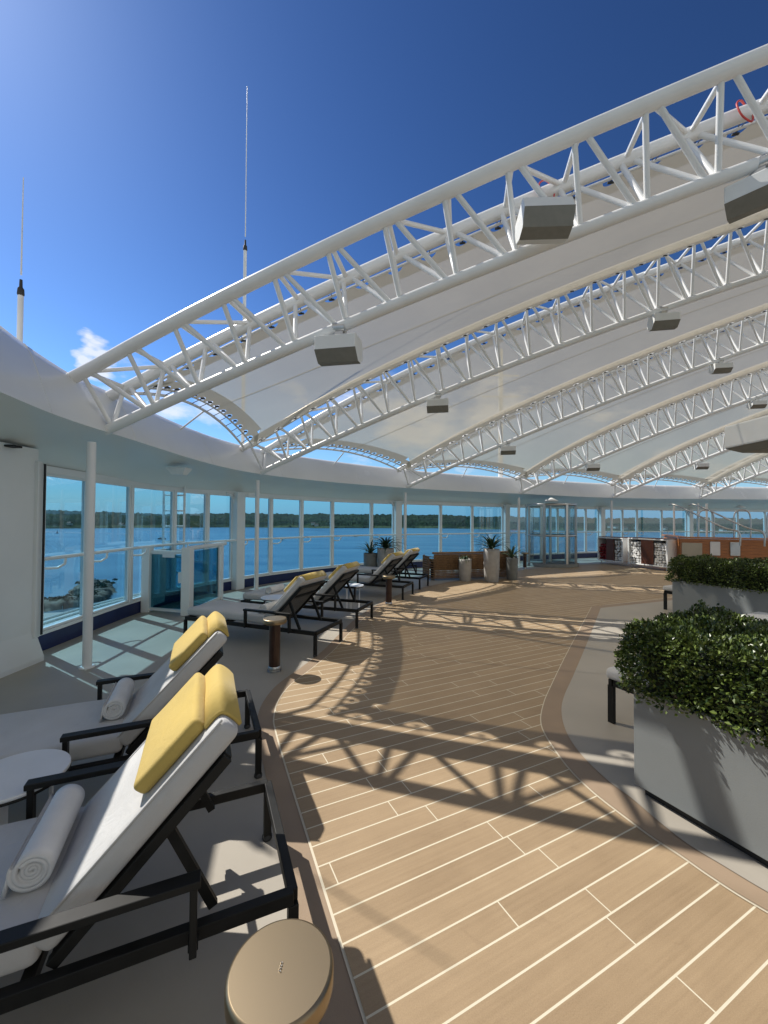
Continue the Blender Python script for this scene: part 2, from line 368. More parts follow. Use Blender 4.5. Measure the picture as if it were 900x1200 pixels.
pn = nt.nodes.new('ShaderNodeTexNoise'); pn.inputs['Scale'].default_value = 22; pn.inputs['Detail'].default_value = 8; L(mp.outputs[0], pn.inputs['Vector'])
ps = nt.nodes.new('ShaderNodeMath'); ps.operation = 'ADD'; L(db.outputs[0], ps.inputs[0]); L(pn.outputs['Fac'], ps.inputs[1])
pr = nt.nodes.new('ShaderNodeMapRange'); pr.inputs['From Min'].default_value = .60; pr.inputs['From Max'].default_value = .80; pr.inputs['To Max'].default_value = .8; L(ps.outputs[0], pr.inputs['Value'])
m4 = nt.nodes.new('ShaderNodeMath'); m4.operation = 'MAXIMUM'; L(m3.outputs[0], m4.inputs[0]); L(pr.outputs[0], m4.inputs[1]); L(m4.outputs[0], mc.inputs['Fac']); 
gm = nt.nodes.new('ShaderNodeGamma'); gm.inputs['Gamma'].default_value = 1.8; pre = nt.nodes.new('ShaderNodeVectorMath'); pre.operation = 'MULTIPLY'; pre.inputs[1].default_value = (.125, .125, .125)
post = nt.nodes.new('ShaderNodeVectorMath'); post.operation = 'MULTIPLY'; post.inputs[1].default_value = (10.4, 10.9, 10.4)
L(sky.outputs[0], pre.inputs[0]); L(pre.outputs[0], gm.inputs['Color']); L(gm.outputs[0], post.inputs[0]); 
sz = nt.nodes.new('ShaderNodeSeparateXYZ'); L(tc.outputs['Generated'], sz.inputs[0])
hz_ = nt.nodes.new('ShaderNodeMapRange'); hz_.inputs['From Min'].default_value = .0; hz_.inputs['From Max'].default_value = .26; hz_.inputs['To Min'].default_value = .85; hz_.inputs['To Max'].default_value = 0; L(sz.outputs['Z'], hz_.inputs['Value'])
hm = nt.nodes.new('ShaderNodeMixRGB'); hm.inputs['Color2'].default_value = (2.3, 4.3, 6.6, 1); L(hz_.outputs[0], hm.inputs['Fac']); L(post.outputs[0], hm.inputs['Color1'])
# unseen white clouds added behind the camera as fill light for the shaded parts
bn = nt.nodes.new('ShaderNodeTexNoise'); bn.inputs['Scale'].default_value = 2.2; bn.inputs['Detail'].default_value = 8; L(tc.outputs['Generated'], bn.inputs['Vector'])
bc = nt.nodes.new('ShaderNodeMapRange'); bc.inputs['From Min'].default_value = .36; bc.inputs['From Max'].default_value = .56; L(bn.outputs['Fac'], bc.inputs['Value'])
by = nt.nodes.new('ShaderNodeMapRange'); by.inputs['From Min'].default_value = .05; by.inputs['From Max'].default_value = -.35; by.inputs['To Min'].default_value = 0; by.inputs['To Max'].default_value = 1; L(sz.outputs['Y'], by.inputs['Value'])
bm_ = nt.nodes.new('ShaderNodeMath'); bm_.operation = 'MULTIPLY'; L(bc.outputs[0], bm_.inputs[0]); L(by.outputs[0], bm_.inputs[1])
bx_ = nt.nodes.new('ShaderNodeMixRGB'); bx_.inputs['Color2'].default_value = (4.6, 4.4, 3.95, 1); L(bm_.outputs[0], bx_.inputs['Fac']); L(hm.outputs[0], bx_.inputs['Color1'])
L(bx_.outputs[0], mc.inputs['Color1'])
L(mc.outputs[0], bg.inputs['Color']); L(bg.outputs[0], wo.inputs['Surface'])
sd = bpy.data.lights.new('sun', 'SUN'); so = bpy.data.objects.new('sun', sd); col.objects.link(so)
sd.energy = 4.5; sd.angle = R(.53); sd.color = (1, .95, .87)
so.rotation_euler = SUNV.to_track_quat('Z', 'Y').to_euler(); so.location = (0, 0, 50)
vs = sc.view_settings; vs.view_transform = 'Standard'; vs.look = 'None'; vs.exposure = .35; vs.gamma = 1
sc.cycles.use_denoising = True; sc.cycles.max_bounces = 10; sc.cycles.transparent_max_bounces = 24; sc.cycles.diffuse_bounces = 5
sc.cycles.caustics_reflective = False; sc.cycles.caustics_refractive = False

# ------------------------------------------------------------------ plan curves: inner edge of the roof ring, and the window wall
TH = R(-11); D2 = Vector((math.cos(TH), math.sin(TH), 0)); N2 = Vector((-D2.y, D2.x, 0))
SPR = []   # truss springing points
for (x, y, h0) in ((129, 502, 2.6), (307, 553, 2.6), (478, 570, 2.6), (611, 577, 2.6), (719.5, 582, 2.57), (821, 583.5, 2.64)):
    SPR.append(gnd(x, y, h0))
SPR.append(Vector((18.1, 18.7, 2.68)))
RC = [V(1.0, -6, 2.55), V(-1.6, -2.8, 2.55), V(-2.6, .2, 2.55), V(-2.84, 2.6, 2.55)] + [q - V(0, 0, .05) for q in SPR] + [V(23, 20.0, 2.65)]
WC = [V(-3.2, -6, 0), V(-4.1, -3, 0), V(-4.15, .3, 0), V(-4.15, 2.2, 0), V(-4.12, 4.6, 0), V(-3.9, 8.2, 0), V(-1.3, 12.0, 0), V(2.75, 14.6, 0), V(7.1, 17.0, 0), V(11.8, 18.7, 0), V(17.0, 20.2, 0), V(24, 21.8, 0)]
RING = spline(RC, 14); WALL = spline(WC, 14)

# ------------------------------------------------------------------ ground: deck sheets
def sheet(name, pts, z, m, thick=None):
    mb = MB(); mb.poly([V(p.x, p.y, z) for p in pts]); o = mb.build(name, m)
    bm = bmesh.new(); bm.from_mesh(o.data); bmesh.ops.triangulate(bm, faces=bm.faces[:]); bm.normal_update()
    for f in bm.faces:
        if f.normal.z < 0: f.normal_flip()
    bm.to_mesh(o.data); bm.free()
    return tag(o, kind='structure')

def off(C, d):
    out = []
    for i, p in enumerate(C):
        t = (C[min(i + 1, len(C) - 1)] - C[max(i - 1, 0)]); t.z = 0; t.normalize()
        out.append(p + Vector((-t.y, t.x, 0)) * d)
    return out

deck_pts = [p for p in off(WALL, .12)] + [V(22, -6, 0)]
sheet('deck_floor', deck_pts, 0, M['greyfloor'])
LP = [(520, 1500), (428, 1200), (381, 1048), (335, 900), (323, 858), (321, 842), (326, 823), (340, 804), (367, 783), (392, 762), (410, 742), (436, 718), (480, 695), (530, 683), (590, 672), (660, 664), (730, 660), (800, 662)]
Lc = spline([gnd(*p) for p in LP], 8)
Lc = [V(.35, -.6, 0)] + Lc + [V(14, 12.5, 0), V(20, 13, 0)]
sheet('deck_border', off(Lc, .13) + [V(20, -1, 0)], .004, M['band_tan'])
sheet('deck_caulking', off(Lc, .006) + [V(20, -1, 0)], .008, M['line'])
sheet('deck_planks', off(Lc, -.004) + [V(20, -1, 0)], .012, M['planks'])
RP = [(693, 712), (667, 761), (644, 808), (636, 828), (633, 847), (639, 865), (662, 899), (692, 930), (736, 965), (764, 986), (796, 1007), (830, 1031), (873, 1059), (960, 1110)]
Rc = spline([gnd(*p) for p in RP], 8)
far = [gnd(*p) for p in ((860, 690), (772, 703), (715, 709))]
isl = [V(9, 3, 0)] + far + Rc + [V(2.6, .4, 0)]
sheet('island_caulking', isl, .016, M['line'])
far2 = [p - V(0, .03, 0) for p in far]
Ri = off(Rc, .008)
sheet('island_border', [V(9, 3, 0)] + far2 + Ri + [V(2.6, .4, 0)], .020, M['band_tan'])
GP = [(704, 714), (689, 753), (672, 794), (661, 819), (658, 838), (664, 862), (681, 888), (711, 918), (741, 941), (771, 967), (805, 994), (847, 1020), (900, 1052), (980, 1095)]
Gc = spline([gnd(*p) for p in GP], 8)
sheet('island_floor', [V(9, 3, 0)] + [p - V(0, .22, 0) for p in far[:-1]] + Gc + [V(2.6, .6, 0)], .024, M['greyfloor'])

# ------------------------------------------------------------------ roof ring (fairing, roof top, soffit)
ring = thing('roof_ring', 'white curved roof edge that the trusses spring from', 'roof', SPR[0] * 1)
secs = [[], [], [], [], [], [], []]
NR = 154
RING = spline(RC, 14); WALL = spline(WC, 14)
# index-aligned: both have matching control points (WC has one extra before the first spring, so pair by parameter)
def at_param(C, t):
    x = t * (len(C) - 1); i = min(int(x), len(C) - 2); return C[i].lerp(C[i + 1], x - i)
PAIR = []
# pair each ring sample with the nearest wall sample ahead of it, keeping order
j = 0
for p in RING:
    best = min(range(len(WALL)), key=lambda k: (WALL[k] - V(p.x, p.y, 0)).length + (0 if k >= j else 1e3 if k < j - 2 else 0))
    j = max(j, best); PAIR.append(j)
wp = [WALL[k] for k in PAIR]
# smooth the pairing
for _ in range(6): wp = [wp[0]] + [(wp[i - 1] + wp[i] * 2 + wp[i + 1]) / 4 for i in range(1, len(wp) - 1)] + [wp[-1]]
HEAD = 2.165
def prof(p, q):
    h = p.z; d = V(q.x - p.x, q.y - p.y, 0); Ld = d.length; d.normalize(); b = V(p.x, p.y, 0)
    ex = .17 * min(1, max(0, (4.3 - p.y) / 1.5))
    P = lambda o, z: b + d * o + V(0, 0, z + (ex * min(1, (z - h) / .5) if z > h and o < Ld else 0))
    return [P(0, h), P(.02, h + .06), P(.11, h + .26), P(.21, h + .48), P(.27, h + .57), P(.34, h + .60), P(Ld * .6, h + .58), P(Ld + .05, h + .30), P(Ld + .05, HEAD + .02)], [P(0, h), P(.05, h - .015), P(Ld * .45, h - .09), P(Ld * .8, h - .17), P(Ld - .02, HEAD + .03)]
TOP, SOF = zip(*[prof(p, q) for p, q in zip(RING, wp)])
mb = MB()
for k in range(8): mb.strip([t[k] for t in TOP], [t[k + 1] for t in TOP], True)
mb.build('fairing', M['ringwhite'], ring, True, weld=True)
mb = MB()
for k in range(4): mb.strip([t[k] for t in SOF], [t[k + 1] for t in SOF], True)
mb.build('soffit', M['soffit'], ring, True, weld=True)
for i in range(30, len(RING) - 4, 7):
    mb = MB(); mb.tube([TOP[i][k] + (TOP[i][k] - SOF[i][2]).normalized() * .001 for k in range(0, 6)], .004, 4); mb.build('panel_seam', M['ringwhite'], ring, True)
for (x, y) in ((4, 523), (62, 541)):
    p = gnd(x, y, 2.33); mb = MB(); mb.box(p + V(0, .0, .0), (.30, .10, .02)); tag(mb.build('vent', M['dark'], ring, True))

# ------------------------------------------------------------------ window wall
ww = thing('window_wall', 'long curved wall of tall tinted windows in white frames facing the water', 'window wall', (-4.1, 4.6, 0))
def wall_hit(px):
    r = ray(px, 609); a = math.atan2(r.x, r.y); best = None
    for i in range(len(WALL) - 1):
        a0, a1 = [math.atan2(q.x, q.y) for q in (WALL[i], WALL[i + 1])]
        if WALL[i].y > 0 and min(a0, a1) <= a <= max(a0, a1) and abs(a0 - a1) < 1:
            t = (a - a0) / (a1 - a0 + 1e-12); return i + t
    return None
def wall_at(u):
    i = min(int(u), len(WALL) - 2); p = WALL[i].lerp(WALL[i + 1], u - i); t = (WALL[i + 1] - WALL[i]).normalized()
    return p, t, Vector((t.y, -t.x, 0))   # inward normal
cuts = [(wall_hit(px), pil) for px, pil in ((46, 0), (101, 0), (152, 0), (203, 0), (242, 0), (276, 1), (317, 0), (353, 0), (389, 0), (435, 0), (464, 1), (516, 0), (553, 0), (591, 1), (620, 0), (653, 0), (686, 0), (703, 1), (729, 0), (746, 0), (775, 0), (806, 1), (834, 0), (864, 0), (896, 0))]
first = cuts[0][0]
pre = []
k = first
pts_len = lambda a, b: (wall_at(a)[0] - wall_at(b)[0]).length
u = first - .2
acc = 0
while u > 16:
    if pts_len(u, (pre[-1] if pre else first)) > 1.05: pre.append(u)
    u -= .2
cuts = [(q, 0) for q in pre[::-1]] + cuts
lastu = cuts[-1][0]; u = lastu; q = lastu
while u < len(WALL) - 3:
    u += .1
    if pts_len(u, q) > 1.0: cuts.append((u, 0)); q = u
for (u, pil) in cuts:
    p, t, n = wall_at(u); rot = Matrix((t, n, V(0, 0, 1))).transposed(); mb = MB()
    if pil:
        mb.rbox(p + V(0, 0, HEAD / 2 + .02) + n * .06, (.24, .26, HEAD + .04), .02, rot, 2, False)
        # curved bracket at the head of the pillar
        for sgn in (-1, 1):
            pts = [p + n * .06 + t * sgn * (.10 + .22 * (1 - math.cos(a)) ) + V(0, 0, HEAD - .22 + .22 * math.sin(a)) for a in [k * PI / 16 for k in range(9)]]
            mb.tube(pts, .035, 6)
        mb.build('pillar', M['white'], ww, True)
    else:
        mb.box(p + V(0, 0, (HEAD + .18) / 2 + .0), (.055, .10, HEAD - .22), rot); mb.build('mullion', M['white'], ww, True)
for (u0, a), (u1, b) in zip(cuts, cuts[1:]):
    p0, t0, n0 = wall_at(u0); p1, t1, n1 = wall_at(u1); d = (p1 - p0).normalized(); L_ = (p1 - p0).length; e0 = .12 if a else .028; e1 = .12 if b else .028
    A = p0 + d * (e0 + .002); B = p1 - d * (e1 + .002)
    n = Vector((d.y, -d.x, 0)); mb = MB(); zb, zt = .24, HEAD - .03; fw = .028
    for (c, sz) in (((A + B) / 2 + V(0, 0, zb + fw / 2), ((B - A).length, .06, fw)), ((A + B) / 2 + V(0, 0, zt - fw / 2), ((B - A).length, .06, fw)),
                    (A + d * fw / 2 + V(0, 0, (zb + zt) / 2), (fw, .058, zt - zb - 2 * fw)), (B - d * fw / 2 + V(0, 0, (zb + zt) / 2), (fw, .058, zt - zb - 2 * fw))):
        mb.box(c, sz, Matrix((d, n, V(0, 0, 1))).transposed())
    wf = mb.build('window', M['white'], ww, True)
    g = MB(); g.box((A + B) / 2 + V(0, 0, (zb + zt) / 2), ((B - A).length - 2 * fw - .004, .012, zt - zb - 2 * fw - .004), Matrix((d, n, V(0, 0, 1))).transposed())
    go = g.build('pane', M['glass'], None, False)
    inv = (Matrix.Translation(ww.location)).inverted()
    go.data.transform(inv); go.parent = wf
mb = MB()
Wi, Wo = off(WALL, -.05), off(WALL, .08)
up = lambda C, z: [p + V(0, 0, z) for p in C]
mb.strip(up(Wi, .20), up(Wo, .20)); mb.strip(up(Wi, .235), up(Wi, .20)); mb.strip(up(Wo, .235), up(Wi, .235)); mb.strip(up(Wo, .2), up(Wo, .235))
mb.build('sill', M['white'], ww, True)
mb = MB(); mb.strip(up(off(WALL, -.03), .2), up(off(WALL, -.03), 0)); mb.strip(up(off(WALL, .06), 0), up(off(WALL, .06), .2)); mb.build('kerb', M['navy'], ww, True)
mb = MB(); hd0, hd1 = off(WALL, -.06), off(WALL, .06)
mb.strip(up(hd0, HEAD - .03), up(hd1, HEAD - .03)); mb.strip(up(hd0, HEAD + .06), up(hd0, HEAD - .03)); mb.strip(up(hd1, HEAD - .03), up(hd1, HEAD + .1)); mb.build('window_head', M['white'], ww, True)

# tall end pillar at the left
pp = thing('wall_pillar', 'broad white steel pillar with flared foot at the left end of the windows', 'pillar', gnd(-6, 786))
mb = MB(); c = pp.location
prof_ = [(.25, .32, 0), (.25, .32, .05), (.19, .27, .34), (.19, .26, 2.36)]
vs_ = [];
for (hx, hy, z) in prof_: vs_ += [V(-hx, -hy, z), V(hx, -hy, z), V(hx, hy, z), V(-hx, hy, z)]
fs_ = [(i * 4 + k, i * 4 + (k + 1) % 4, i * 4 + 4 + (k + 1) % 4, i * 4 + 4 + k) for i in range(3) for k in range(4)]
mb.add(vs_, fs_); mb.build('pillar_shaft', M['white'], pp, bevel=.012)
mb = MB(); mb.box((.25, .27, 1.25), (.014, .02, 1.9)); mb.build('gasket', M['dark'], pp)
mb = MB(); mb.box((.205, .24, 1.25), (.05, .06, 1.95)); mb.build('edge_trim', M['white'], pp, bevel=.006)
mb = MB(); mb.tube([(-.10, -.275, 1.9), (-.10, -.275, 2.1), (.0, -.275, 2.18), (.12, -.275, 2.19), (.22, -.275, 2.16)], .012, 6); mb.build('cable', M['rope'], pp)

# handrail
hr = thing('handrail', 'white tubular handrail running along the inside of the windows', 'handrail', (-4.0, 4.6, 0))
RL = [p + V(0, 0, 1.12) for p in off(WALL, -.17)]
i0 = int(cuts[0][0])
mb = MB(); mb.tube([V(-3.86, 2.6, 1.10), V(-3.90, 4.05, 1.12)], .024, 8); mb.build('end_rail', M['white'], hr, True)
mb = MB(); mb.tube(RL[i0:], .024, 8); mb.build('rail', M['white'], hr, True)
for (u, pil) in cuts[1:]:
    p, t, n = wall_at(u); mb = MB()
    mb.tube([p + n * .04 + t * .02 + V(0, 0, .99), p + n * .12 + t * .14 + V(0, 0, .985), p + n * .16 + t * .2 + V(0, 0, 1.03), p + n * .17 + t * .2 + V(0, 0, 1.11)], .016, 6)
    mb.build('bracket', M['white'], hr, True)

# support posts under each springing
ORD = ['nearest', 'second', 'third', 'fourth', 'fifth', 'sixth']
PLAB = ['slim white round post in the sunlit corner by the windows, nearest the camera', 'slim white post rising behind the first pair of far loungers, under the second truss', 'slim white post between the agave pots and the rattan sofa, under the third truss',
        'slim white post beside the revolving glass door, under the fourth truss', 'slim white post above the towel cabinets, under the fifth truss', 'slim white post by the hot tub rails, under the sixth truss']
PPX = [(102, 782), None, None, None, None, None]
for i in range(6):
    s = SPR[i]; b = V(s.x, s.y, 0) - N2 * 0.0
    if i == 0: b = gnd(102, 782)
    else: b = b + (V(wp[RING.index(min(RING, key=lambda p: (p - s).length))].x, wp[RING.index(min(RING, key=lambda p: (p - s).length))].y, 0) - b).normalized() * .12
    o = MB(); o.tube([V(0, 0, 0), V(0, 0, 2.42)], .045, 16); o.lathe([(.075, 0), (.075, .012), (.05, .014)], n=20)
    ob = o.build('support_post', M['whitetube']); ob.location = b; tag(ob, PLAB[i], 'post', 'posts under the roof edge')

# ------------------------------------------------------------------ trusses
COEF = [(.363, -.0078), (.427, -.0086), (.452, -.0070), (.485, -.0095), (.482, -.0095), (.474, -.0095), (.47, -.0095)]
SMAX, BAY = 13.0, .54
TWL = [.27, .34, .36, .38, .38, .38, .38]; TDL = [.67, .88, .88, .94, .92, .92, .92]
def td(i, s): return .56 + (TDL[i] - .56) * (1 - math.exp(-max(0, s) / 1.5))
def low(i, s): a, b = COEF[i]; return SPR[i] + D2 * s + V(0, 0, a * s + b * s * s)
def upf(i, s): return low(i, s) - N2 * TWL[i] + V(0, 0, td(i, s))
def upb(i, s): return low(i, s) + N2 * TWL[i] + V(0, 0, td(i, s))
TLAB = ['big white lattice roof truss nearest the camera, open sky above it', 'second white lattice roof truss from the camera, springing right of the gate', 'third white lattice roof truss, springing above the agave pots',
        'fourth white lattice roof truss, springing above the glass door', 'fifth white lattice roof truss, springing above the towel cabinets', 'sixth white lattice roof truss, springing above the hot tub', 'farthest white lattice roof truss at the right edge']
frange = lambda a, b, n: [a + (b - a) * k / n for k in range(n + 1)]
for i in range(7):
    sm = SMAX if i < 3 else 11.4
    t = thing('roof_truss', TLAB[i], 'truss', SPR[i], 0, 'white lattice trusses carrying the canopy')
    seg = 10 if i < 3 else 8
    m = MB(); m.tube([low(i, s) for s in frange(-.06, sm, 36)], .055, seg + 4); m.build('lower_chord', M['whitetube'], t, True)
    for fn in (upf, upb):
        m = MB(); m.tube([fn(i, s) for s in frange(-.28, sm, 36)], .064, seg + 4); m.build('upper_chord', M['whitetube'], t, True)
    nb = int(sm / BAY)
    for k in range(nb):
        s0 = -.03 + k * BAY; s1 = s0 + BAY
        for fn in (upf, upb):
            m = MB(); m.tube([fn(i, s0 - .06), low(i, s0 + .06)], .025, 8, False); m.build('web_strut', M['whitetube'], t, True)
            if k < nb - 1:
                m = MB(); m.tube([fn(i, s0 + .02), low(i, s1 - .02)], .025, 8, False); m.build('web_strut', M['whitetube'], t, True)
        m = MB()
        m.tube([upf(i, s0 - .02), upb(i, s0 - .02)], .025, 8, False); m.build('cross_brace', M['whitetube'], t, True)
        if k % 2 and i < 4: m = MB(); m.tube([upf(i, s0 - .02 - BAY), upb(i, s0 - .02)], .022, 8, False); m.build('diagonal_brace', M['whitetube'], t, True)
    # black cable clamps and wires along the rear chord
    m = MB()
    for k in range(int(sm / .23)):
        s = .2 + k * .23; m.tube([upb(i, s) + N2 * .06 + V(0, 0, -.02), upb(i, s + .05) + N2 * .0 + V(0, 0, .06), upb(i, s + .07) - N2 * .06], .004, 4)
    m.build('cable_tie', M['rope'], t, True)

# ------------------------------------------------------------------ membrane panels
MLAB = ['white canopy membrane panel between the nearest and second trusses', 'white canopy membrane panel between the second and third trusses', 'white canopy membrane panel between the third and fourth trusses',
        'white canopy membrane panel between the fourth and fifth trusses', 'white canopy membrane panel between the fifth and sixth trusses', 'white canopy membrane panel beyond the sixth truss at far right']
GAP = .18
def A_(i, s): return upb(i, s) + N2 * .15 - V(0, 0, .01)
def B_(i, s): return upf(i, s) - N2 * GAP - V(0, 0, .17)
for i in range(6):
    t = thing('canopy_membrane', MLAB[i], 'canopy', SPR[i] + V(0, 0, .6), 0, 'membrane panels between the trusses')
    sm = 11.4 if i >= 2 else SMAX
    BOW = .0
    s0 = lambda x: .08 + BOW * 4 * x * (1 - x)
    span = (A_(i, 3) - B_(i + 1, 3)).length; bw = .24 / span
    def pt(x, s):
        p = A_(i, s).lerp(B_(i + 1, s), x); e = math.exp(-max(0, s) / 1.6); p.z += ((.30 * e) - .12 * (1 - e)) * 4 * x * (1 - x); return p
    def row(x, sa, n): return [pt(x, sa + (sm - sa) * (k / n) ** 1.3) for k in range(n + 1)]
    xs = [bw + (1 - 2 * bw) * k / 22 for k in range(23)]
    EB = .22
    m = MB(); rows = [row(x, s0(x) + EB * (1.4 if 0.1 < x < .9 else 1.0), 40) for x in xs]
    for a, b in zip(rows, rows[1:]): m.strip(a, b, True)
    m.build('membrane', M['membrane'], t, True, weld=True)
    # edge band, notched along the lacing
    m = MB()
    def notch(d, per=.36, r=.085):
        q = (d % per) - per / 2
        return math.sqrt(max(0, r * r - q * q)) * 1.15 if abs(q) < r else 0.0
    for x_in, x_out in ((bw, 0.0), (1 - bw, 1.0)):
        sa = s0(x_out); ns = int((sm - sa) / .0168)
        inn = [pt(x_in, max(sa + EB * .6, sa + (sm - sa) * k / ns)) for k in range(ns + 1)]
        ou = []
        for k in range(ns + 1):
            d = (sm - sa) * k / ns; f = notch(d) / span
            ou.append(pt(x_out + (f if x_out == 0 else -f), sa + d))
        m.strip(inn, ou, True)
    nx = 260; inn = []; ou = []
    for k in range(nx + 1):
        x = k / nx; xi = min(max(x, bw), 1 - bw); d = x * span * 1.25
        inn.append(pt(xi, s0(xi) + EB * (1.4 if .1 < xi < .9 else 1.0))); ou.append(pt(x, s0(x) + notch(d, .27, .09)))
    m.strip(inn, ou, True)
    m.build('edge_band', M['band'], t, True)
    for x_out in (0.0, 1.0):
        m = MB(); m.tube([pt(x_out, s0(x_out) + (sm - s0(x_out)) * k / 60) for k in range(61)], .016, 6); m.build('edge_rope', M['spkwhite'], t, True)
    m = MB(); m.tube([pt(k / 40, s0(k / 40)) for k in range(41)], .016, 6); m.build('edge_rope', M['spkwhite'], t, True)
    # arch tube with lacing to the membrane edge
    m = MB(); arch = [upb(i, -.22)] + [pt(x, s0(x) - .15) for x in frange(.02, .98, 40)] + [upf(i + 1, -.22)]
    m.tube(arch, .022, 8); m.build('edge_tube', M['whitetube'], t, True)
    m = MB()
    for k in range(1, int(span * 1.25 / .27) + 1):
        x = (k - .5) * .27 / (span * 1.25)
        if x < 1: m.tube([pt(x, s0(x) + .04), pt(x + .006, s0(x + .006) - .15)], .007, 4); m.box(pt(x, s0(x) + .06), (.05, .05, .02))
    for k in range(int((sm - .1) / .36)):
        s = .08 + (k + .5) * .36
        for xo, c in ((0, upb(i, s) + N2 * .06), (1, upf(i + 1, s) - N2 * .06)):
            q = pt(xo + (.05 / span if xo == 0 else -.05 / span), s)
            m.tube([q, c + D2 * .03], .005, 4, False); m.tube([q, c - D2 * .03], .005, 4, False)
            m.box(q + V(0, 0, -.008), (.06, .02, .014), Matrix.Rotation(TH, 3, 'Z'))
    tag(m.build('lacing', M['rope'], t, True), kind='stuff')
    m = MB(); m.tube([pt(.52, s) + V(0, 0, .012) for s in frange(s0(.52), sm, 20)], .007, 4); m.build('seam_cable', M['rope'], t, True)
    m = MB(); a0 = pt(.5, s0(.5) - .15); k = min(range(len(RING)), key=lambda q: (V(RING[q].x, RING[q].y, 0) - V(a0.x, a0.y, 0)).length)
    m.tube([a0, TOP[k][3]], .014, 6); m.build('tie_rod', M['whitetube'], t, True)

# ------------------------------------------------------------------ hanging speakers
def speaker(i, s, label, size=(.46, .34, .25), first=[None], drop=.07):
    p = low(i, s) + V(0, 0, -.05)
    if first[0] is None:
        t = thing('hanging_speaker', label, 'speaker', p, TH, 'box speakers hung under the trusses'); first[0] = t
        m = MB(); X, Y, Z = .205, .14, .12
        sect = [(-Y, Z), (Y * .75, Z), (Y, Z * .3), (Y, -Z * .5), (Y * .35, -Z), (-Y * .45, -Z), (-Y * 1.15, -Z * .12)]
        tilt = Matrix.Rotation(R(6), 3, 'X'); vs_ = [tilt @ V(x, a, b) + V(0, 0, -.07 - Z) for x in (-X, X) for (a, b) in sect]; n = len(sect)
        m.add(vs_, [list(range(n)), list(range(n, 2 * n))[::-1]] + [(k, n + k, n + (k + 1) % n, (k + 1) % n) for k in range(n) if k not in (4, 5)])
        m.build('speaker_case', M['spkwhite'], t, bevel=.008)
        m = MB(); m.add([vs_[k] * 1.0 + V(0, 0, -.001) for k in (4, 5, 6)] + [vs_[n + k] + V(0, 0, -.001) for k in (4, 5, 6)], [(0, 3, 4, 1), (1, 4, 5, 2)]); m.build('grille', M['spkgrey'], t)
        m = MB(); m.box((0, 0, -.03), (.09, .07, .10)); m.tube([(-.06, 0, .04), (.06, 0, .04)], .058, 12); m.build('bracket', M['steel'], t, bevel=.004)
        return t
    c = copy_tree(first[0]); c.location = p; c['label'] = label; return c
def s_at(i, px):
    r = ray(px, 500); c = SPR[i].dot(N2); k = c / r.dot(N2); return (r * k - SPR[i]).dot(D2)
for i, px, lab in ((0, 397, 'pale box speaker under the nearest truss, left of the grey faced one'), (0, 630, 'grey faced box speaker under the middle of the nearest truss against the sky gap'), (0, 893, 'white box speaker cut by the right edge under the nearest truss'),
                   (1, 513, 'small white box speaker under the second truss, toward its left end'), (1, 778, 'white box speaker under the second truss, toward the right'), (2, 595, 'small white box speaker under the third truss, left end'), (2, 845, 'white box speaker under the third truss, toward the right edge'),
                   (3, 694, 'tiny white box speaker under the fourth truss, near its springing'), (3, 887, 'white box speaker under the fourth truss at the right edge'), (4, 821, 'tiny white box speaker under the fifth truss')):
    c_ = speaker(i, s_at(i, px), lab)
    if px == 630: c_.rotation_euler = (R(-24), 0, TH + R(8)); c_.location += V(0, 0, .27) - N2 * .16
    if px == 893: c_.rotation_euler = (R(6), 0, TH - R(38))
# large white housing hanging at the right edge
q = low(2, s_at(2, 899)); dirr = ray(889, 511).normalized(); pos = V(0, 0, H) + dirr * 6.0
t = thing('projector_housing', 'large white box with grey sloping underside hanging at the right edge below the trusses', 'housing', pos)
m = MB(); m.rbox((.25, 0, .04), (.75, .6, .26), .02, None, 2, False); m.build('case', M['spkwhite'], t)
m = MB(); m.add([V(-.12, -.29, -.09), V(.62, -.29, -.09), V(.62, .29, -.09), V(-.12, .29, -.09), V(0, -.2, -.15), V(.5, -.2, -.15), V(.5, .2, -.15), V(0, .2, -.15)], [(0, 1, 5, 4), (1, 2, 6, 5), (2, 3, 7, 6), (3, 0, 4, 7), (4, 5, 6, 7)]); m.build('underside', M['spkgrey'], t)
m = MB(); m.tube([V(.25, 0, .15), V(.25, 0, 1.9)], .025, 8); m.build('hanger', M['whitetube'], t)
# red cables on the nearest truss
for px in (888, 640):
    s = s_at(0, px); m = MB(); b = upb(0, s)
    m.tube(spline([b + V(.10, -.02, .09), b + V(.02, -.06, .10), b + V(-.05, -.10, .02), b + V(-.02, -.12, -.10), b + V(.07, -.11, -.14), b + V(.10, -.09, -.06)], 5), .008, 6)
    tag(m.build('cable_loop', M['red']), 'short red cable loop on the nearest truss, ' + ('at the right edge of the frame' if px == 888 else 'left of the grey faced speaker'), 'cable', 'red cable loops')

# ------------------------------------------------------------------ masts and aerials on the roof
def aerial(x_px, Z, ytop, ybase_ins, label, r):
    r0 = ray(x_px, 400); X = r0.x / r0.y * Z
    zt = lambda y: H + ray(x_px, y).z / ray(x_px, y).y * Z
    t = thing('whip_aerial', label, 'aerial', (X, Z, 2.75))
    m = MB(); m.tube([V(0, 0, -.1), V(0, 0, zt(ybase_ins) - 2.75)], r, 10); m.build('mast', M['whitetube'], t)
    z = zt(ybase_ins) - 2.75; m = MB(); m.lathe([(r * .8, z - r * 1), (r * 1.25, z), (r * 1.1, z + r * 2.2), (r * .6, z + r * 3), (r * .5, z + r * 6)], n=12); m.build('insulator', M['rope'], t)
    m = MB(); m.tube([V(0, 0, z + r * 8), V(.0, 0, zt(ytop) - 2.75)], [r * .32, r * .18], 6); m.build('whip', M['whitetube'], t); return t
aerial(23, 3.9, 208, 345, 'thin white whip aerial with dark insulator on the roof at the left edge', .024)
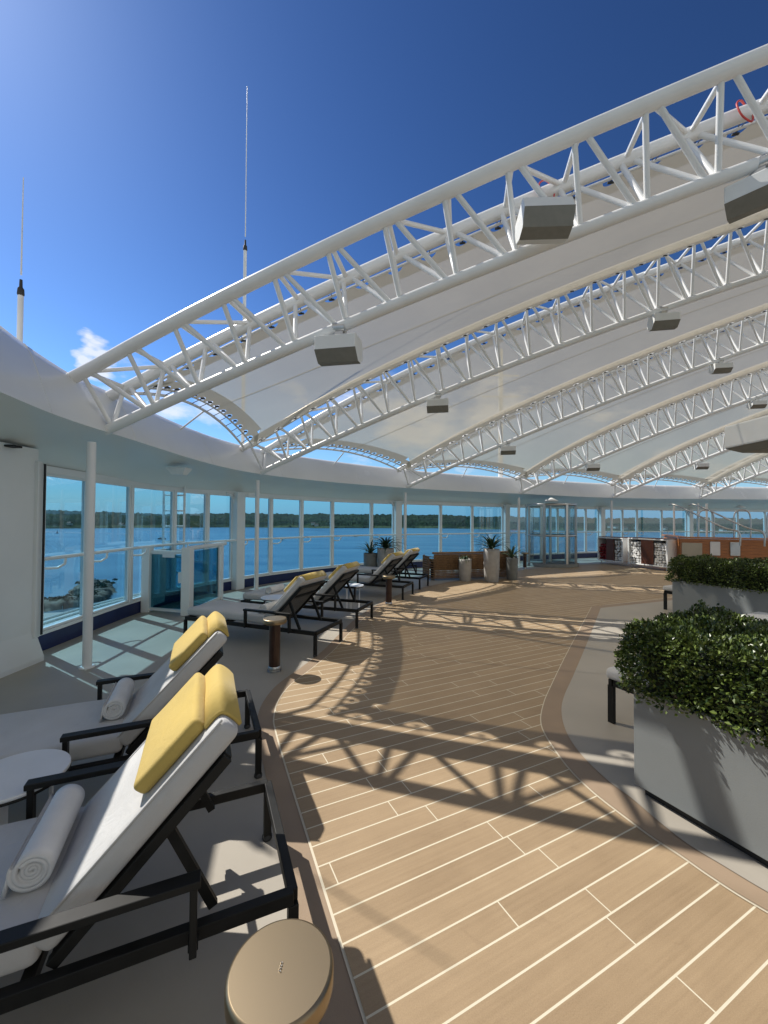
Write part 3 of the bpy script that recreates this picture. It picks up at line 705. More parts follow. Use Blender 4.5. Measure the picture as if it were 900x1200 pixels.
aerial(286, 8.6, 101, 293, 'tall white whip aerial standing behind the nearest truss against the sky', .036)
t = thing('roof_mast', 'white mast with crossbars seen faintly through the canopy', 'mast', V(4.4, 15.3, 2.9))
m = MB(); m.tube([V(0, 0, 0), V(0, 0, 5.2)], .09, 10); m.build('mast', M['whitetube'], t)
for z in (4.2, 3.4): m = MB(); m.tube([V(-.7, 0, z), V(.7, 0, z)], .03, 8); m.build('crossbar', M['whitetube'], t)

# ------------------------------------------------------------------ loungers   local: x toward the feet, y across, origin on the floor under the middle of the rear bar
FH, HALF, LEN, HX = .285, .325, 2.0, .70
BA = R(46); BLn = .69
def lounger(label, loc, rz, towel_x=None):
    t = thing('sun_lounger', label, 'sun lounger', loc, rz, 'sun loungers along the windows')
    m = MB()
    for s in (-1, 1): m.bar((0, s * HALF, FH - .02), (LEN, s * HALF, FH - .02), .035, .045)
    for x in (.0, HX + .05, 1.35, LEN): m.bar((x, -HALF, FH - .02), (x, HALF, FH - .02), .035, .043)
    m.build('frame', M['black'], t, bevel=.003)
    for x in (0, LEN):
        for s in (-1, 1):
            m = MB(); m.bar((x, s * HALF, .012), (x, s * HALF, FH - .043), .036, .036); lg = m.build('leg', M['black'], t, bevel=.003)
            m = MB(); m.lathe([(.022, 0), (.025, .006), (.025, .018), (.016, .03)], (x, s * HALF, 0), 12); m.build('foot_glide', M['rope'], lg)
    for s in (-1, 1):   # armrests
        y = s * (HALF + .06); m = MB()
        m.bar((.30, y, .475), (.98, y, .475), .05, .024); m.bar((.32, y, FH - .03), (.32, y, .463), .045, .022); m.bar((.96, y, FH - .03), (.96, y, .463), .045, .022)
        for x in (.32, .96): m.bar((x, s * HALF, FH - .02), (x, y, FH - .02), .03, .02)
        m.build('armrest', M['black'], t, bevel=.003)
    # backrest
    ub = V(-math.cos(BA), 0, math.sin(BA)); nb = V(math.sin(BA), 0, math.cos(BA)); hinge = V(HX, 0, FH)
    rot = Matrix((ub, V(0, 1, 0), ub.cross(V(0, 1, 0)))).transposed()
    if (rot @ V(0, 0, 1)).dot(nb) < 0: rot = Matrix((ub, V(0, -1, 0), nb)).transposed()
    m = MB()
    for s in (-1, 1): m.bar(hinge + V(0, s * .285, 0), hinge + V(0, s * .285, 0) + ub * BLn, .03, .035, nb)
    for k in (.02, .5, BLn - .01): m.bar(hinge + ub * k + V(0, -.285, 0), hinge + ub * k + V(0, .285, 0), .03, .03, nb)
    m.build('back_frame', M['black'], t, bevel=.003)
    m = MB(); m.box(hinge + ub * (BLn / 2) + nb * .012, (BLn - .04, .54, .008), rot); m.build('back_sling', M['panelfab'], t)
    for s in (-1, 1):
        m = MB(); m.bar(hinge + V(0, s * .25, 0) + ub * .42, V(.26, s * .25, FH - .02), .022, .03); m.build('back_brace', M['black'], t)
    m = MB(); m.tube([V(.33, -.27, .05), V(.33, -.27, FH)], .008, 6); m.tube([V(.33, .27, .05), V(.33, .27, FH)], .008, 6)
    # cushions
    m = MB(); m.rbox(hinge + ub * (BLn / 2 + .05) + nb * .066, (BLn + .07, .60, .088), .028, rot, 4, True, 5, .007); m.build('back_cushion', M['fabric'], t)
    m = MB(); m.rbox(V((HX + LEN) / 2 + .02, 0, FH + .06), (LEN - HX - .02, .60, .10), .030, None, 4, True, 7, .007); m.build('seat_cushion', M['fabric'], t)
    for s in (-1, 1):
        m = MB(); m.tube([hinge + nb * .106 + ub * k + V(0, s * .291, 0) for k in frange(.02, BLn + .08, 14)], .005, 5); m.build('piping', M['fabric'], t)
    # headrest pad and the strap folded over the top
    m = MB(); hr_ = hinge + ub * (BLn - .115) + nb * .139
    m.rbox(hr_, (.27, .49, .058), .02, rot, 4, True, 5, .007); hp = m.build('headrest', M['yellow'], t)
    m = MB()
    pth = [hinge + ub * (BLn + .015) + nb * .117, hinge + ub * (BLn + .065) + nb * .118, hinge + ub * (BLn + .088) + nb * .106, hinge + ub * (BLn + .094) + nb * .065, hinge + ub * (BLn + .090) + nb * .028]
    pth = spline(pth, 5); A = [p + V(0, -.25, 0) for p in pth]; B = [p + V(0, .25, 0) for p in pth]; m.strip(A, B, True)
    ob = m.build('headrest_strap', M['yellow'], hp); sd_ = ob.modifiers.new('solid', 'SOLIDIFY'); sd_.thickness = .012; sd_.offset = 0
    return t
def feet_dir(near, far_):
    l = (far_ - near); l.z = 0; l.normalize(); return V(-l.y, l.x, 0)
# rear corner pairs (near, far) on the floor
g1n, g1f = V(-.315, 1.465, 0), V(-.575, 2.06, 0)
g2n, g2f = gnd(302, 908), V(-1.03, 3.12, 0)
pairs = [(g1n, g1f), (g2n, g2f), (gnd(368.5, 770), gnd(400, 751)), (gnd(417, 738), gnd(436.5, 724.6)), (gnd(471.5, 704), gnd(484, 697)), (gnd(491.7, 691.5), gnd(501.5, 686.5))]
LLAB = ['sun lounger closest to the camera, yellow headrest half in sun beside the white round table', 'second nearest sun lounger, behind the white round table, yellow headrest and rolled towel',
        'first of the far loungers, its dark back turned to us beside the nearer walnut pedestal', 'second far lounger, just behind the one by the walnut pedestal', 'third far lounger, in front of the two left agave pots', 'farthest sun lounger, its back toward the rattan sofa']
lg = None; LG = []
for (n_, f_), lab in zip(pairs, LLAB):
    c = (n_ + f_) / 2; a = feet_dir(n_, f_); rz = math.atan2(a.y, a.x)
    if lg is None: lg = lounger(lab, c, rz); LG.append(lg)
    else: LG.append(dup(lg, c, rz, lab))

def towel(lo, x, y, label, first=[None], r=.064, turn=0):
    M4 = Matrix.Translation(lo.location) @ Matrix.Rotation(lo.rotation_euler.z, 4, 'Z'); p = M4 @ V(x, y, FH + .112)
    if first[0] is None:
        t = thing('rolled_towel', label, 'towel', p, lo.rotation_euler.z, 'rolled towels on the loungers')
        m = MB(); n = 40; prof_ = []
        pts = []
        for k in range(n * 2 + 1):
            a = 2 * PI * k / n; rr = r * (.62 + .38 * k / (n * 2)); pts.append((rr * math.cos(a + .6), rr * math.sin(a + .6) + r))
        pts.append((pts[-1][0] + .012, .004))
        ys = frange(-.19, .19, 10)
        for a, b in zip(ys, ys[1:]): m.strip([V(q[0], a, q[1] * (1 + .008 * noise.noise(V(a * 9, q[0] * 20, q[1] * 20)))) for q in pts], [V(q[0], b, q[1] * (1 + .008 * noise.noise(V(b * 9, q[0] * 20, q[1] * 20)))) for q in pts], True)
        ob = m.build('towel_wrap', M['towel'], t, weld=True); s_ = ob.modifiers.new('solid', 'SOLIDIFY'); s_.thickness = .012; s_.offset = -1
        m = MB(); pts = []
        for k in range(61):
            a = 2 * PI * k / 20; rr = r * (.08 + .5 * k / 60); pts.append((rr * math.cos(a), rr * math.sin(a) + r))
        m.strip([V(q[0], -.183, q[1]) for q in pts], [V(q[0], .183, q[1]) for q in pts], True)
        ob = m.build('towel_core', M['towel'], t); s_ = ob.modifiers.new('solid', 'SOLIDIFY'); s_.thickness = .011; s_.offset = 0
        first[0] = t; return t
    c = copy_tree(first[0]); c.location = p; c.rotation_euler = (0, 0, lo.rotation_euler.z + turn); c['label'] = label; return c
towel(LG[0], .80, -.06, 'white rolled towel on the seat of the closest lounger')
towel(LG[1], .80, -.10, 'white rolled towel on the lounger behind the round white table')
towel(LG[2], .84, .02, 'white rolled towel on the seat of the first far lounger')
towel(LG[3], 1.55, .05, 'white rolled towel at the foot end of the second far lounger')

# ------------------------------------------------------------------ pedestals and side tables
def pedestal(label, loc, first=[None]):
    if first[0] is None:
        t = thing('drinks_pedestal', label, 'side table', loc, 0, 'round topped pedestals between the loungers'); first[0] = t
        m = MB(); m.lathe([(.058, .055), (.058, .50)], n=28); m.build('column', M['walnut'], t)
        m = MB(); m.lathe([(.060, .006), (.064, .01), (.064, .05), (.060, .055)], n=28); m.lathe([(.075, 0), (.075, .006)], n=28); m.build('base_ring', M['steel'], t)
        m = MB(); m.lathe([(.05, .495), (.112, .50), (.121, .506), (.1225, .512), (.1225, .542), (.120, .549), (.114, .552)], n=56)
        tp = m.build('tabletop', M['bronze'], t)
        m = MB()
        for k in range(4):
            y = -.009 + k * .006
            m.tube([V(-.003, y, .5535), V(.0, y + .0022, .5535), V(.003, y, .5535), V(.0, y - .0012, .5535)], .0008, 4)
        m.build('emblem', M['steel'], tp)
        return t
    c = copy_tree(first[0]); c.location = loc; c['label'] = label; return c
pc = gnd(329, 1135, .55); pedestal('bronze topped pedestal table at the bottom edge, closest to the camera', V(pc.x, pc.y, 0))
pedestal('walnut pedestal table with round top standing before the first far lounger', gnd(321.5, 786))
pedestal('walnut pedestal table between the second and third far loungers', gnd(455.5, 709))
pedestal('walnut pedestal table in front of the rattan sofa', gnd(507, 679))
pedestal('walnut pedestal table beside the small grey pot and the glass door', gnd(615, 667))

def sidetable(label, loc, first=[None], rz=0):
    if first[0] is None:
        t = thing('side_table', label, 'side table', loc, rz, 'low round side tables'); first[0] = t
        m = MB(); m.lathe([(.192, .44), (.20, .443), (.20, .452), (.197, .456)], n=56); tp = m.build('tabletop', M['tabletop'], t)
        m = MB(); m.lathe([(.196, .428), (.2, .43), (.2, .4395), (.19, .4396)], n=48); m.build('rim', M['black'], tp)
        for k in range(3):
            a = 2 * PI * k / 3 + .5; m = MB(); m.bar((.13 * math.cos(a), .13 * math.sin(a), 0), (.13 * math.cos(a), .13 * math.sin(a), .428), .035, .012, (math.cos(a), math.sin(a), 0)); m.build('leg', M['tabletop'], t, bevel=.002)
        return t
    c = copy_tree(first[0]); c.location = loc; c.rotation_euler.z = rz; c['label'] = label; return c
sidetable('round white side table at the left edge between the two closest loungers', V(-1.64, 1.83, 0))
q = gnd(322, 700, .45); sidetable('round side table between the first and second far loungers', V(q.x, q.y, 0), rz=1)
q = gnd(413, 686, .45); sidetable('round side table behind the second far lounger', V(q.x, q.y, 0), rz=2)

# ------------------------------------------------------------------ planters and hedges
PD = V(math.cos(R(-63.5)), math.sin(R(-63.5)), 0); QD = V(-PD.y, PD.x, 0)
def planter(label, corner, length, depth=.72):
    c = corner + PD * length / 2 + QD * depth / 2; rz = math.atan2(PD.y, PD.x)
    t = thing('planter_box', label, 'planter', V(c.x, c.y, .024), rz, 'long grey planter boxes')
    hx, hy, ht, w = length / 2, depth / 2, .60, .03; m = MB()
    for (c_, s_) in (((0, -hy + w / 2, ht / 2 + .025), (length, w, ht - .05)), ((0, hy - w / 2, ht / 2 + .025), (length, w, ht - .05)), ((-hx + w / 2, 0, ht / 2 + .025), (w, depth - 2 * w - .002, ht - .05)), ((hx - w / 2, 0, ht / 2 + .025), (w, depth - 2 * w - .002, ht - .05))): m.box(c_, s_)
    m.build('box', M['planter'], t, bevel=.003)
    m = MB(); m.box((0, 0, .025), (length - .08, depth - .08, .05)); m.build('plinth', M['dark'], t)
    m = MB(); m.box((0, 0, .53), (length - 2 * w - .01, depth - 2 * w - .01, .03)); m.build('soil', M['soil'], t)
    return t
def hedge(label, pl, length, depth, z0, hgt, n, leaf, seed, over=.05):
    rnd = random.Random(seed)
    t = thing('boxwood_hedge', label, 'hedge', pl.location + V(0, 0, z0), pl.rotation_euler.z, 'clipped box hedges in the planters')
    m = MB(); hx, hy = length / 2 + over, depth / 2 + over
    def bump(p): return noise.noise(p * 4.5 + V(seed, 0, 0)) * .075 + noise.noise(p * 11) * .035
    for k in range(n):
        f = rnd.random(); area = [2 * hx * 2 * hy, 2 * hx * hgt, 2 * hx * hgt * .6, 2 * hy * hgt, 2 * hy * hgt * .4]; tot = sum(area); f *= tot; fi = 0
        while f > area[fi]: f -= area[fi]; fi += 1
        a, b = rnd.uniform(-1, 1), rnd.uniform(-1, 1); dep = abs(rnd.gauss(0, .045)) - .012
        zz = (b + 1) / 2 * hgt
        if fi == 0: p = V(a * hx, b * hy, hgt); nn = V(0, 0, 1)
        elif fi == 1: p = V(a * hx, -hy, zz); nn = V(0, -1, 0)
        elif fi == 2: p = V(a * hx, hy, zz); nn = V(0, 1, 0)
        elif fi == 3: p = V(-hx, a * hy, zz); nn = V(-1, 0, 0)
        else: p = V(hx, a * hy, zz); nn = V(1, 0, 0)
        # round the corners and roughen
        q = V(p.x / hx, p.y / hy, (p.z - hgt / 2) / (hgt / 2)); e = max(0, abs(q.x) + abs(q.y) + max(q.z, -.3) - 1.75); p = p * (1 - .035 * e)
        p += nn * (bump(p) - dep)
        if rnd.random() < .03: p += nn * rnd.uniform(.005, .03)
        if p.z < -.03: p.z = rnd.uniform(-.03, .05)
        dr = (nn + V(rnd.gauss(0, .8), rnd.gauss(0, .8), rnd.gauss(.25, .6))).normalized()
        sdv = dr.cross(V(rnd.gauss(0, 1), rnd.gauss(0, 1), rnd.gauss(0, 1))).normalized(); nrm = dr.cross(sdv)
        L_ = leaf * rnd.uniform(.7, 1.3); w_ = L_ * .30
        m.add([p, p + dr * L_ * .5 + sdv * w_ + nrm * .12 * L_, p + dr * L_, p + dr * L_ * .5 - sdv * w_ + nrm * .12 * L_], [(0, 1, 2, 3)])
    m.build('foliage', M['leaf'], t)
    m = MB()
    for k in range(int(length / .07)):
        x = -hx + .1 + rnd.random() * (2 * hx - .2); y = rnd.uniform(-hy + .08, hy - .08)
        m.tube([V(x * .97, y * .9, -.06), V(x + rnd.uniform(-.05, .05), y, hgt * .5), V(x + rnd.uniform(-.1, .1), y + rnd.uniform(-.06, .06), hgt * .9)], [.008, .006, .003], 5, False)
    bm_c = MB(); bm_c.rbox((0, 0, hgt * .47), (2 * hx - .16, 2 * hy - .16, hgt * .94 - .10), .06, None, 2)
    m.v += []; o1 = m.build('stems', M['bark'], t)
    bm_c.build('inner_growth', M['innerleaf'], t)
    return t
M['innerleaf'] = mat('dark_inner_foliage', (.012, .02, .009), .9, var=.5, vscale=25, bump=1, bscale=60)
A1 = gnd(743, 928, .024); pl1 = planter('long grey planter box in the right foreground with truss shadows on its side', A1, 1.9)
hedge('bushy green hedge in the right foreground planter', pl1, 1.9, .72, .58, .40, 42000, .025, 3, .06)
A2 = gnd(788, 722, .024); pl2 = planter('long grey planter box further back at the right edge', A2, 2.3)
hedge('dark green hedge in the further planter at the right edge', pl2, 2.3, .72, .58, .38, 26000, .03, 5, .05)

def bench(label, corner, length, first=None):
    rz = math.atan2(QD.y, QD.x)
    t = thing('padded_bench', label, 'bench', V(corner.x, corner.y, .024), rz, 'padded benches behind the planters')
    d = -.42; m = MB()
    m.bar((0, 0, .315), (length, 0, .315), .03, .05); m.bar((0, d, .315), (length, d, .315), .03, .05); m.bar((.02, -.02, .315), (.02, d + .02, .315), .03, .05); m.bar((length - .02, -.02, .315), (length - .02, d + .02, .315), .03, .05); m.build('frame', M['black'], t, bevel=.003)
    for x in (.02, length - .02):
        for y in (0, d): m = MB(); m.bar((x, y, 0), (x, y, .29), .05, .03); m.build('leg', M['black'], t, bevel=.003)
    m = MB(); m.rbox((length / 2, d / 2, .385), (length + .04, .48, .085), .03, None, 3, True, 4, .006); m.build('seat_cushion', M['fabric'], t); return t
bench('pale padded bench on black legs behind the foreground planter', gnd(715, 851), 1.5)
bench('pale padded bench beside the further planter', gnd(779, 716), 1.5)
q = gnd(884, 730, .45); t = thing('low_table', 'low pale slab table between the two hedges at the right edge', 'table', V(q.x + .2, q.y, .024), R(26))
m = MB(); m.rbox((0, 0, .43), (.9, .6, .05), .01, None, 2, False); m.build('tabletop', M['tabletop'], t)
for x in (-.38, .38):
    for y in (-.24, .24): m = MB(); m.box((x, y, .2), (.05, .05, .4)); m.build('leg', M['black'], t)

# ------------------------------------------------------------------ potted agaves
def pot(label, loc, h, r, plant_label, ph, mt, lm, nleaf, seed, droop=.35):
    t = thing('plant_pot', label, 'plant pot', loc, 0, 'tall stone plant pots')
    m = MB(); m.lathe([(r * .80, 0), (r * .86, .02), (r * .98, h * .5), (r, h * .9), (r, h), (r * .88, h), (r * .86, h - .05)], n=32); m.build('pot_body', mt, t)
    m = MB(); m.lathe([(r * .87, h - .06), (r * .3, h - .045), (.0, h - .045)], n=24); m.build('soil', M['soil'], t)
    rnd = random.Random(seed); p = thing('agave_plant', plant_label, 'plant', V(loc.x, loc.y, h - .045)); m = MB()
    for k in range(nleaf):
        a = k * 2.399 + rnd.uniform(-.2, .2); el = R(80 - 62 * (k / nleaf) ** .8 + rnd.uniform(-6, 6)); Lf = ph * rnd.uniform(.85, 1.1) * (.85 + .25 * k / nleaf)
        dh = V(math.cos(a), math.sin(a), 0); side = V(-math.sin(a), math.cos(a), 0); c0 = []; c1 = []; c2 = []
        for j in range(7):
            u = j / 6; e = el - droop * u * u; pos = dh * (Lf * u * math.cos(e)) + V(0, 0, Lf * u * math.sin(e) + .03)
            w_ = .032 * (1.25 if nleaf > 20 else 1) * (1 - u) ** .7 * (.7 + .6 * u * (1 - u) * 2) + .001
            up_ = V(0, 0, 1) * .35 * w_
            c0.append(pos - side * w_ + up_); c1.append(pos); c2.append(pos + side * w_ + up_)
        n = 7; vs_ = c0 + c1 + c2
        m.add(vs_, [(i, i + 1, n + i + 1, n + i) for i in range(6)] + [(n + i, n + i + 1, 2 * n + i + 1, 2 * n + i) for i in range(6)], True)
    m.build('leaves', lm, p)
    m = MB(); m.tube([V(0, 0, -.01), V(0, 0, .08)], [.04, .02], 8); m.build('stem', M['bark'], p)
pot('small pale stone pot in front of the rattan sofa', gnd(545, 681), .58, .165, 'pale succulent in the small pot before the sofa', .22, M['stone'], M['palegreen'], 16, 1, .9)
pot('tallest pale stone pot at the end of the rattan sofa', gnd(576, 682), .86, .205, 'large spiky agave in the tallest pale pot', .60, M['stone'], M['agave'], 34, 2)
pot('dark grey stone pot right of the tallest pot', gnd(600, 679.5), .60, .155, 'spiky agave in the dark grey pot', .56, M['darkstone'], M['palegreen'], 20, 3)
q = gnd(435, 679); pot('dark stone pot by the windows behind the loungers', V(-.35, 10.7, 0), .72, .18, 'slender spiky agave by the windows', .55, M['darkstone'], M['palegreen'], 16, 4)
pot('pale stone pot by the windows with wide dark leaves', V(.05, 10.6, 0), .86, .22, 'broad dark agave by the windows above the far loungers', .56, M['stone'], M['agave'], 40, 6, .6)

# ------------------------------------------------------------------ rattan sofa
t = thing('rattan_sofa', 'long brown rattan sofa with curved ends and cushions behind the pots', 'sofa', V(2.35, 11.35, 0), R(14))
def rattan(m, x0, x1, y, z0, z1, bulge=0):
    n = int((x1 - x0) / .033)
    for k in range(n + 1):
        x = x0 + (x1 - x0) * k / n; m.tube([V(x, y, z0), V(x, y - .02 * math.sin(k), (z0 + z1) / 2), V(x, y, z1)], .012, 5, False)
    for z in frange(z0, z1, 15): m.tube([V(x0, y, z), V(x1, y, z)], .012, 5, False)
m = MB(); rattan(m, -1.15, 1.15, -.38, .06, .72); m.tube([V(-1.2, -.38, .73), V(1.2, -.38, .73)], .025, 8); m.build('back', M['rattan'], t)
for s in (-1, 1):
    m = MB()
    for z in frange(.06, .62, 9): m.tube([V(s * 1.15, -.38, z), V(s * 1.24, -.2, z), V(s * 1.24, .2, z), V(s * 1.15, .36, z)], .013, 5, False)
    for k in range(9): m.tube([V(s * 1.24, -.25 + .06 * k, .05), V(s * 1.24, -.25 + .06 * k, .63)], .012, 5, False)
    m.build('arm', M['rattan'], t)
m = MB(); m.rbox((0, .0, .34), (2.2, .66, .16), .05, None, 3, True); m.build('seat_cushion', M['panelfab'], t)
for k in range(3): m = MB(); m.rbox((-.74 + .74 * k, -.26, .53), (.68, .15, .30), .05, Matrix.Rotation(R(-10), 3, 'X'), 3, True); m.build('back_cushion', M['panelfab'], t)

# ------------------------------------------------------------------ gate, glass screen and ladder at the left
g1, g2, g3 = gnd(172, 717), gnd(219, 721), gnd(258, 703)
gt = thing('glass_gate', 'white framed gate with blue tinted glass panels by the windows', 'gate', g2)
for g, wd in ((g1, .14), (g2, .15), (g3, .09)):
    m = MB(); m.rbox(g + V(0, 0, .56), (wd, wd, 1.12), .012, None, 2, False); m.build('gate_post', M['white'], gt, True)
d = (g2 - g1).normalized()
m = MB(); m.bar(g1 + d * .08 + V(0, 0, 1.03), g2 - d * .08 + V(0, 0, 1.03), .05, .05); m.build('gate_rail', M['white'], gt, True); m = MB(); m.bar(g1 + d * .08 + V(0, 0, .06), g2 - d * .08 + V(0, 0, .06), .05, .04); m.build('gate_rail', M['white'], gt, True)
m = MB(); m.bar(g1 + d * .09 + V(0, 0, .54), g2 - d * .09 + V(0, 0, .54), .012, .90); m.build('gate_pane', M['gateglass'], gt, True)
n_ = V(d.y, -d.x, 0)
m = MB(); m.rbox(g1.lerp(g2, .86) + V(0, 0, .62) + n_ * .03, (.06, .05, .18), .008, None, 2, False); m.build('latch', M['white'], gt, True)
m = MB(); m.bar(g1.lerp(g2, .42) + n_ * .034 + V(0, 0, .99), g1.lerp(g2, .72) + n_ * .034 + V(0, 0, .99), .006, .09); m.build('notice_plate', M['tabletop'], gt, True)
d = (g3 - g2).normalized()
m = MB(); m.tube([g2 + V(0, 0, 1.10) + d * .02, g3 + V(0, 0, 1.10), g3 + V(0, 0, 1.10) + d * .2], .04, 10); m.bar(g2 + d * .08 + V(0, 0, .05), g3 - d * .06 + V(0, 0, .05), .05, .05); m.bar(g3 - d * .10 + V(0, 0, .075), g3 - d * .10 + V(0, 0, 1.06), .05, .05); m.build('screen_rail', M['white'], gt, True)
m = MB(); m.bar(g2 + d * .09 + V(0, 0, .56), g3 - d * .13 + V(0, 0, .56), .012, .96); m.build('screen_pane', M['gateglass'], gt, True)
m = MB(); m.bar(g1 + V(-.02, .1, .55), g1 + V(-.02, .95, .55), .03, .98); m.build('side_panel', M['white'], gt, True)
lt = thing('access_ladder', 'white steel ladder rising behind the gate to a roof hatch', 'ladder', gnd(190, 705))
b0 = lt.location; dx = V(.36, .08, 0)
for k in (0, 1): m = MB(); m.tube([V(0, 0, 0) + dx * k, V(0, 0, 2.30) + dx * k], .022, 8); m.build('stile', M['white'], lt)
for k in range(7): m = MB(); z = .25 + .3 * k; m.tube([V(0, 0, z), dx + V(0, 0, z)], .016, 8); m.build('rung', M['white'], lt)
hp = gnd(210, 553, 2.36); t = thing('ceiling_light', 'white faceted ceiling light box under the soffit above the ladder', 'light', hp)
m = MB(); m.add([V(-.16, -.12, .06), V(.16, -.12, .06), V(.16, .12, .06), V(-.16, .12, .06), V(-.09, -.07, -.05), V(.09, -.07, -.05), V(.09, .07, -.05), V(-.09, .07, -.05)], [(0, 1, 5, 4), (1, 2, 6, 5), (2, 3, 7, 6), (3, 0, 4, 7), (4, 5, 6, 7)[::-1]]); m.build('light_case', M['spkwhite'], t)
for (x, y, lab) in ((646, 586, 'round white ceiling light above the glass door'), (867, 594, 'round white ceiling light at far right')):
    q = gnd(x, y, 2.30); t = thing('ceiling_light', lab, 'light', q, 0, 'round ceiling lights'); m = MB(); m.lathe([(.02, .08), (.06, .06), (.22, -.02), (.23, -.05), (.20, -.05)], n=24); m.build('lamp_shade', M['spkwhite'], t)

# ------------------------------------------------------------------ glass door drum
dc = gnd(651, 664) + V(0, .45, 0); t = thing('revolving_door', 'round glass door with brushed steel uprights in front of the windows', 'glass door', dc)
Rd = .85
m = MB(); m.lathe([(Rd + .08, 0), (Rd + .08, .11), (Rd + .02, .12), (.0, .12)], n=40); m.build('base_step', M['darkstone'], t)
for a in (-170, -125, -75, -35, 20, 90, 140):
    m = MB(); c_ = V(Rd * math.cos(R(a)), Rd * math.sin(R(a)), 0); m.bar(c_ + V(0, 0, .12), c_ + V(0, 0, 2.2), .09, .07, c_.normalized()); m.build('upright', M['steel'], t, bevel=.004)
for z, hh in ((2.16, .06), (1.08, .035)):
    m = MB(); m.tube([V(Rd * math.cos(a), Rd * math.sin(a), z) for a in frange(R(-170), R(150), 40)], hh / 2 + .012, 8); m.build('ring_rail', M['steel'], t)
m = MB(); m.strip([V((Rd - .03) * math.cos(a), (Rd - .03) * math.sin(a), .14) for a in frange(R(-170), R(150), 48)], [V((Rd - .03) * math.cos(a), (Rd - .03) * math.sin(a), 2.12) for a in frange(R(-170), R(150), 48)], True); m.build('curved_pane', M['clearglass'], t)
m = MB(); m.tube([V(0, 0, .12), V(0, 0, 2.2)], .05, 12); m.build('centre_column', M['steel'], t)

# ------------------------------------------------------------------ towel cabinets
def cabinet(label, p0, p1, hgt, order, group):
    d = p1 - p0; L_ = d.length; rz = math.atan2(d.y, d.x)
    t = thing('towel_cabinet', label, 'cabinet', p0, rz, group); dp = .5   # local: x along the front, front faces -y
    m = MB(); zb = .12; w = .045
    m.rbox((L_ / 2, dp / 2, zb + w / 2), (L_, dp, w), .02, None, 3, False); m.rbox((L_ / 2, dp / 2, hgt - w / 2), (L_, dp, w), .02, None, 3, False)
    m.box((w / 2, dp / 2, (zb + hgt) / 2), (w, dp - .004, hgt - zb - 2 * w)); m.box((L_ - w / 2, dp / 2, (zb + hgt) / 2), (w, dp - .004, hgt - zb - 2 * w)); m.box((L_ / 2, dp - .02, (zb + hgt) / 2), (L_ - 2 * w, .03, hgt - zb - 2 * w)); m.build('carcass', M['white'], t)
    m = MB(); m.box((L_ / 2, dp / 2, hgt + .012), (L_ - .06, dp - .06, .02)); m.build('worktop', M['darkwood'], t)
    for x in (.1, L_ - .1): m = MB(); m.tube([V(x, .1, 0), V(x, .1, zb)], .02, 8); m.build('leg', M['steel'], t)
    iw = (L_ - 2 * w) / 3
    for k, o_ in enumerate(order):
        x0 = w + iw * k; cz = (zb + hgt) / 2; hh = hgt - zb - 2 * w
        if o_ == 'wood': m = MB(); m.box((x0 + iw / 2, .03, cz), (iw - .006, .03, hh - .004)); m.build('door', M['darkwood'], t, bevel=.003)
        else:
            m = MB(); m.box((x0 + iw / 2, dp - .06, cz), (iw - .006, .02, hh - .004)); m.build('shelf_back', M['dark'], t)
            rnd = random.Random(k + int(p0.x * 10)); m = MB(); mt = M['towel']
            if o_ == 'red': mt = M['darkred']
            zz = cz - hh / 2 + .045; r_ = 0
            while zz < cz + hh / 2 * (.85 if o_ == 'towels' else .55):
                nx = int(iw / .085)
                for q in range(nx):
                    m.tube([V(x0 + .05 + q * (iw - .1) / max(1, nx - 1) + rnd.uniform(-.02, .02), .03 + rnd.uniform(0, .06), zz + rnd.uniform(-.018, .018)), V(x0 + .05 + q * (iw - .1) / max(1, nx - 1), .36, zz)], .038, 9)
                zz += .082
            m.build('folded_towels', mt, t)
cabinet('white towel cabinet farther left, with dark and wooden doors', V(8.05, 15.3, 0), V(8.45, 14.35, 0), 1.0, ('red', 'wood', 'towels'), 'white towel cabinets')
cabinet('white rounded towel cabinet next to the teak hot tub surround', V(8.5, 14.15, 0), V(8.98, 12.85, 0), 1.02, ('towels', 'wood', 'towels'), 'white towel cabinets')

# ------------------------------------------------------------------ hot tub surround
tub0 = V(9.3, 12.75, 0); t = thing('hot_tub', 'teak clad hot tub surround with steel handrails at the right', 'hot tub', tub0, R(-24))
m = MB(); Lt, Wt, Ht = 6.5, 2.2, 1.08
for k in range(12):
    z = .04 + k * .086; m.box((Lt / 2, .0, z + .04), (Lt, .03, .080)); m.box((0, Wt / 2, z + .04), (.03, Wt - .04, .080))
m.box((Lt / 2, Wt / 2, .5), (Lt - .06, Wt - .06, 1.0)); m.build('cladding', M['wood'], t, bevel=.003)
m = MB(); m.box((Lt / 2, .12, Ht + .02), (Lt + .06, .34, .04)); m.box((.1, Wt / 2 + .15, Ht + .02), (.3, Wt - .06, .04)); m.build('coping', M['wood'], t, bevel=.005)
m = MB(); m.rbox((.30, -.035, .58), (.52, .03, .72), .012, None, 2, False); m.build('access_panel', M['beige'], t)
for x in (.88, 1.36): m = MB(); m.rbox((x, -.035, .78), (.25, .03, .42), .02, None, 2, False); m.build('notice_plate', M['tabletop'] if x < 1 else M['steel'], t)
for x in (1.0, 1.55):
    m = MB(); m.tube(spline([V(x - 1.1, .9, 2.15), V(x - .9, .6, 2.1), V(x, -.2, 1.45), V(x + .35, -.35, 1.3), V(x + .38, -.36, .9)], 6), .024, 8); m.build('handrail', M['steel'], t)
for x in (.6, 1.5, 2.3):
    m = MB(); m.tube(spline([V(x, .5, 1.1), V(x, .5, 1.75), V(x + .1, .5, 1.95), V(x + .3, .5, 1.95), V(x + .4, .5, 1.75), V(x + .4, .5, 1.1)], 6), .022, 8); m.build('grab_rail', M['steel'], t)
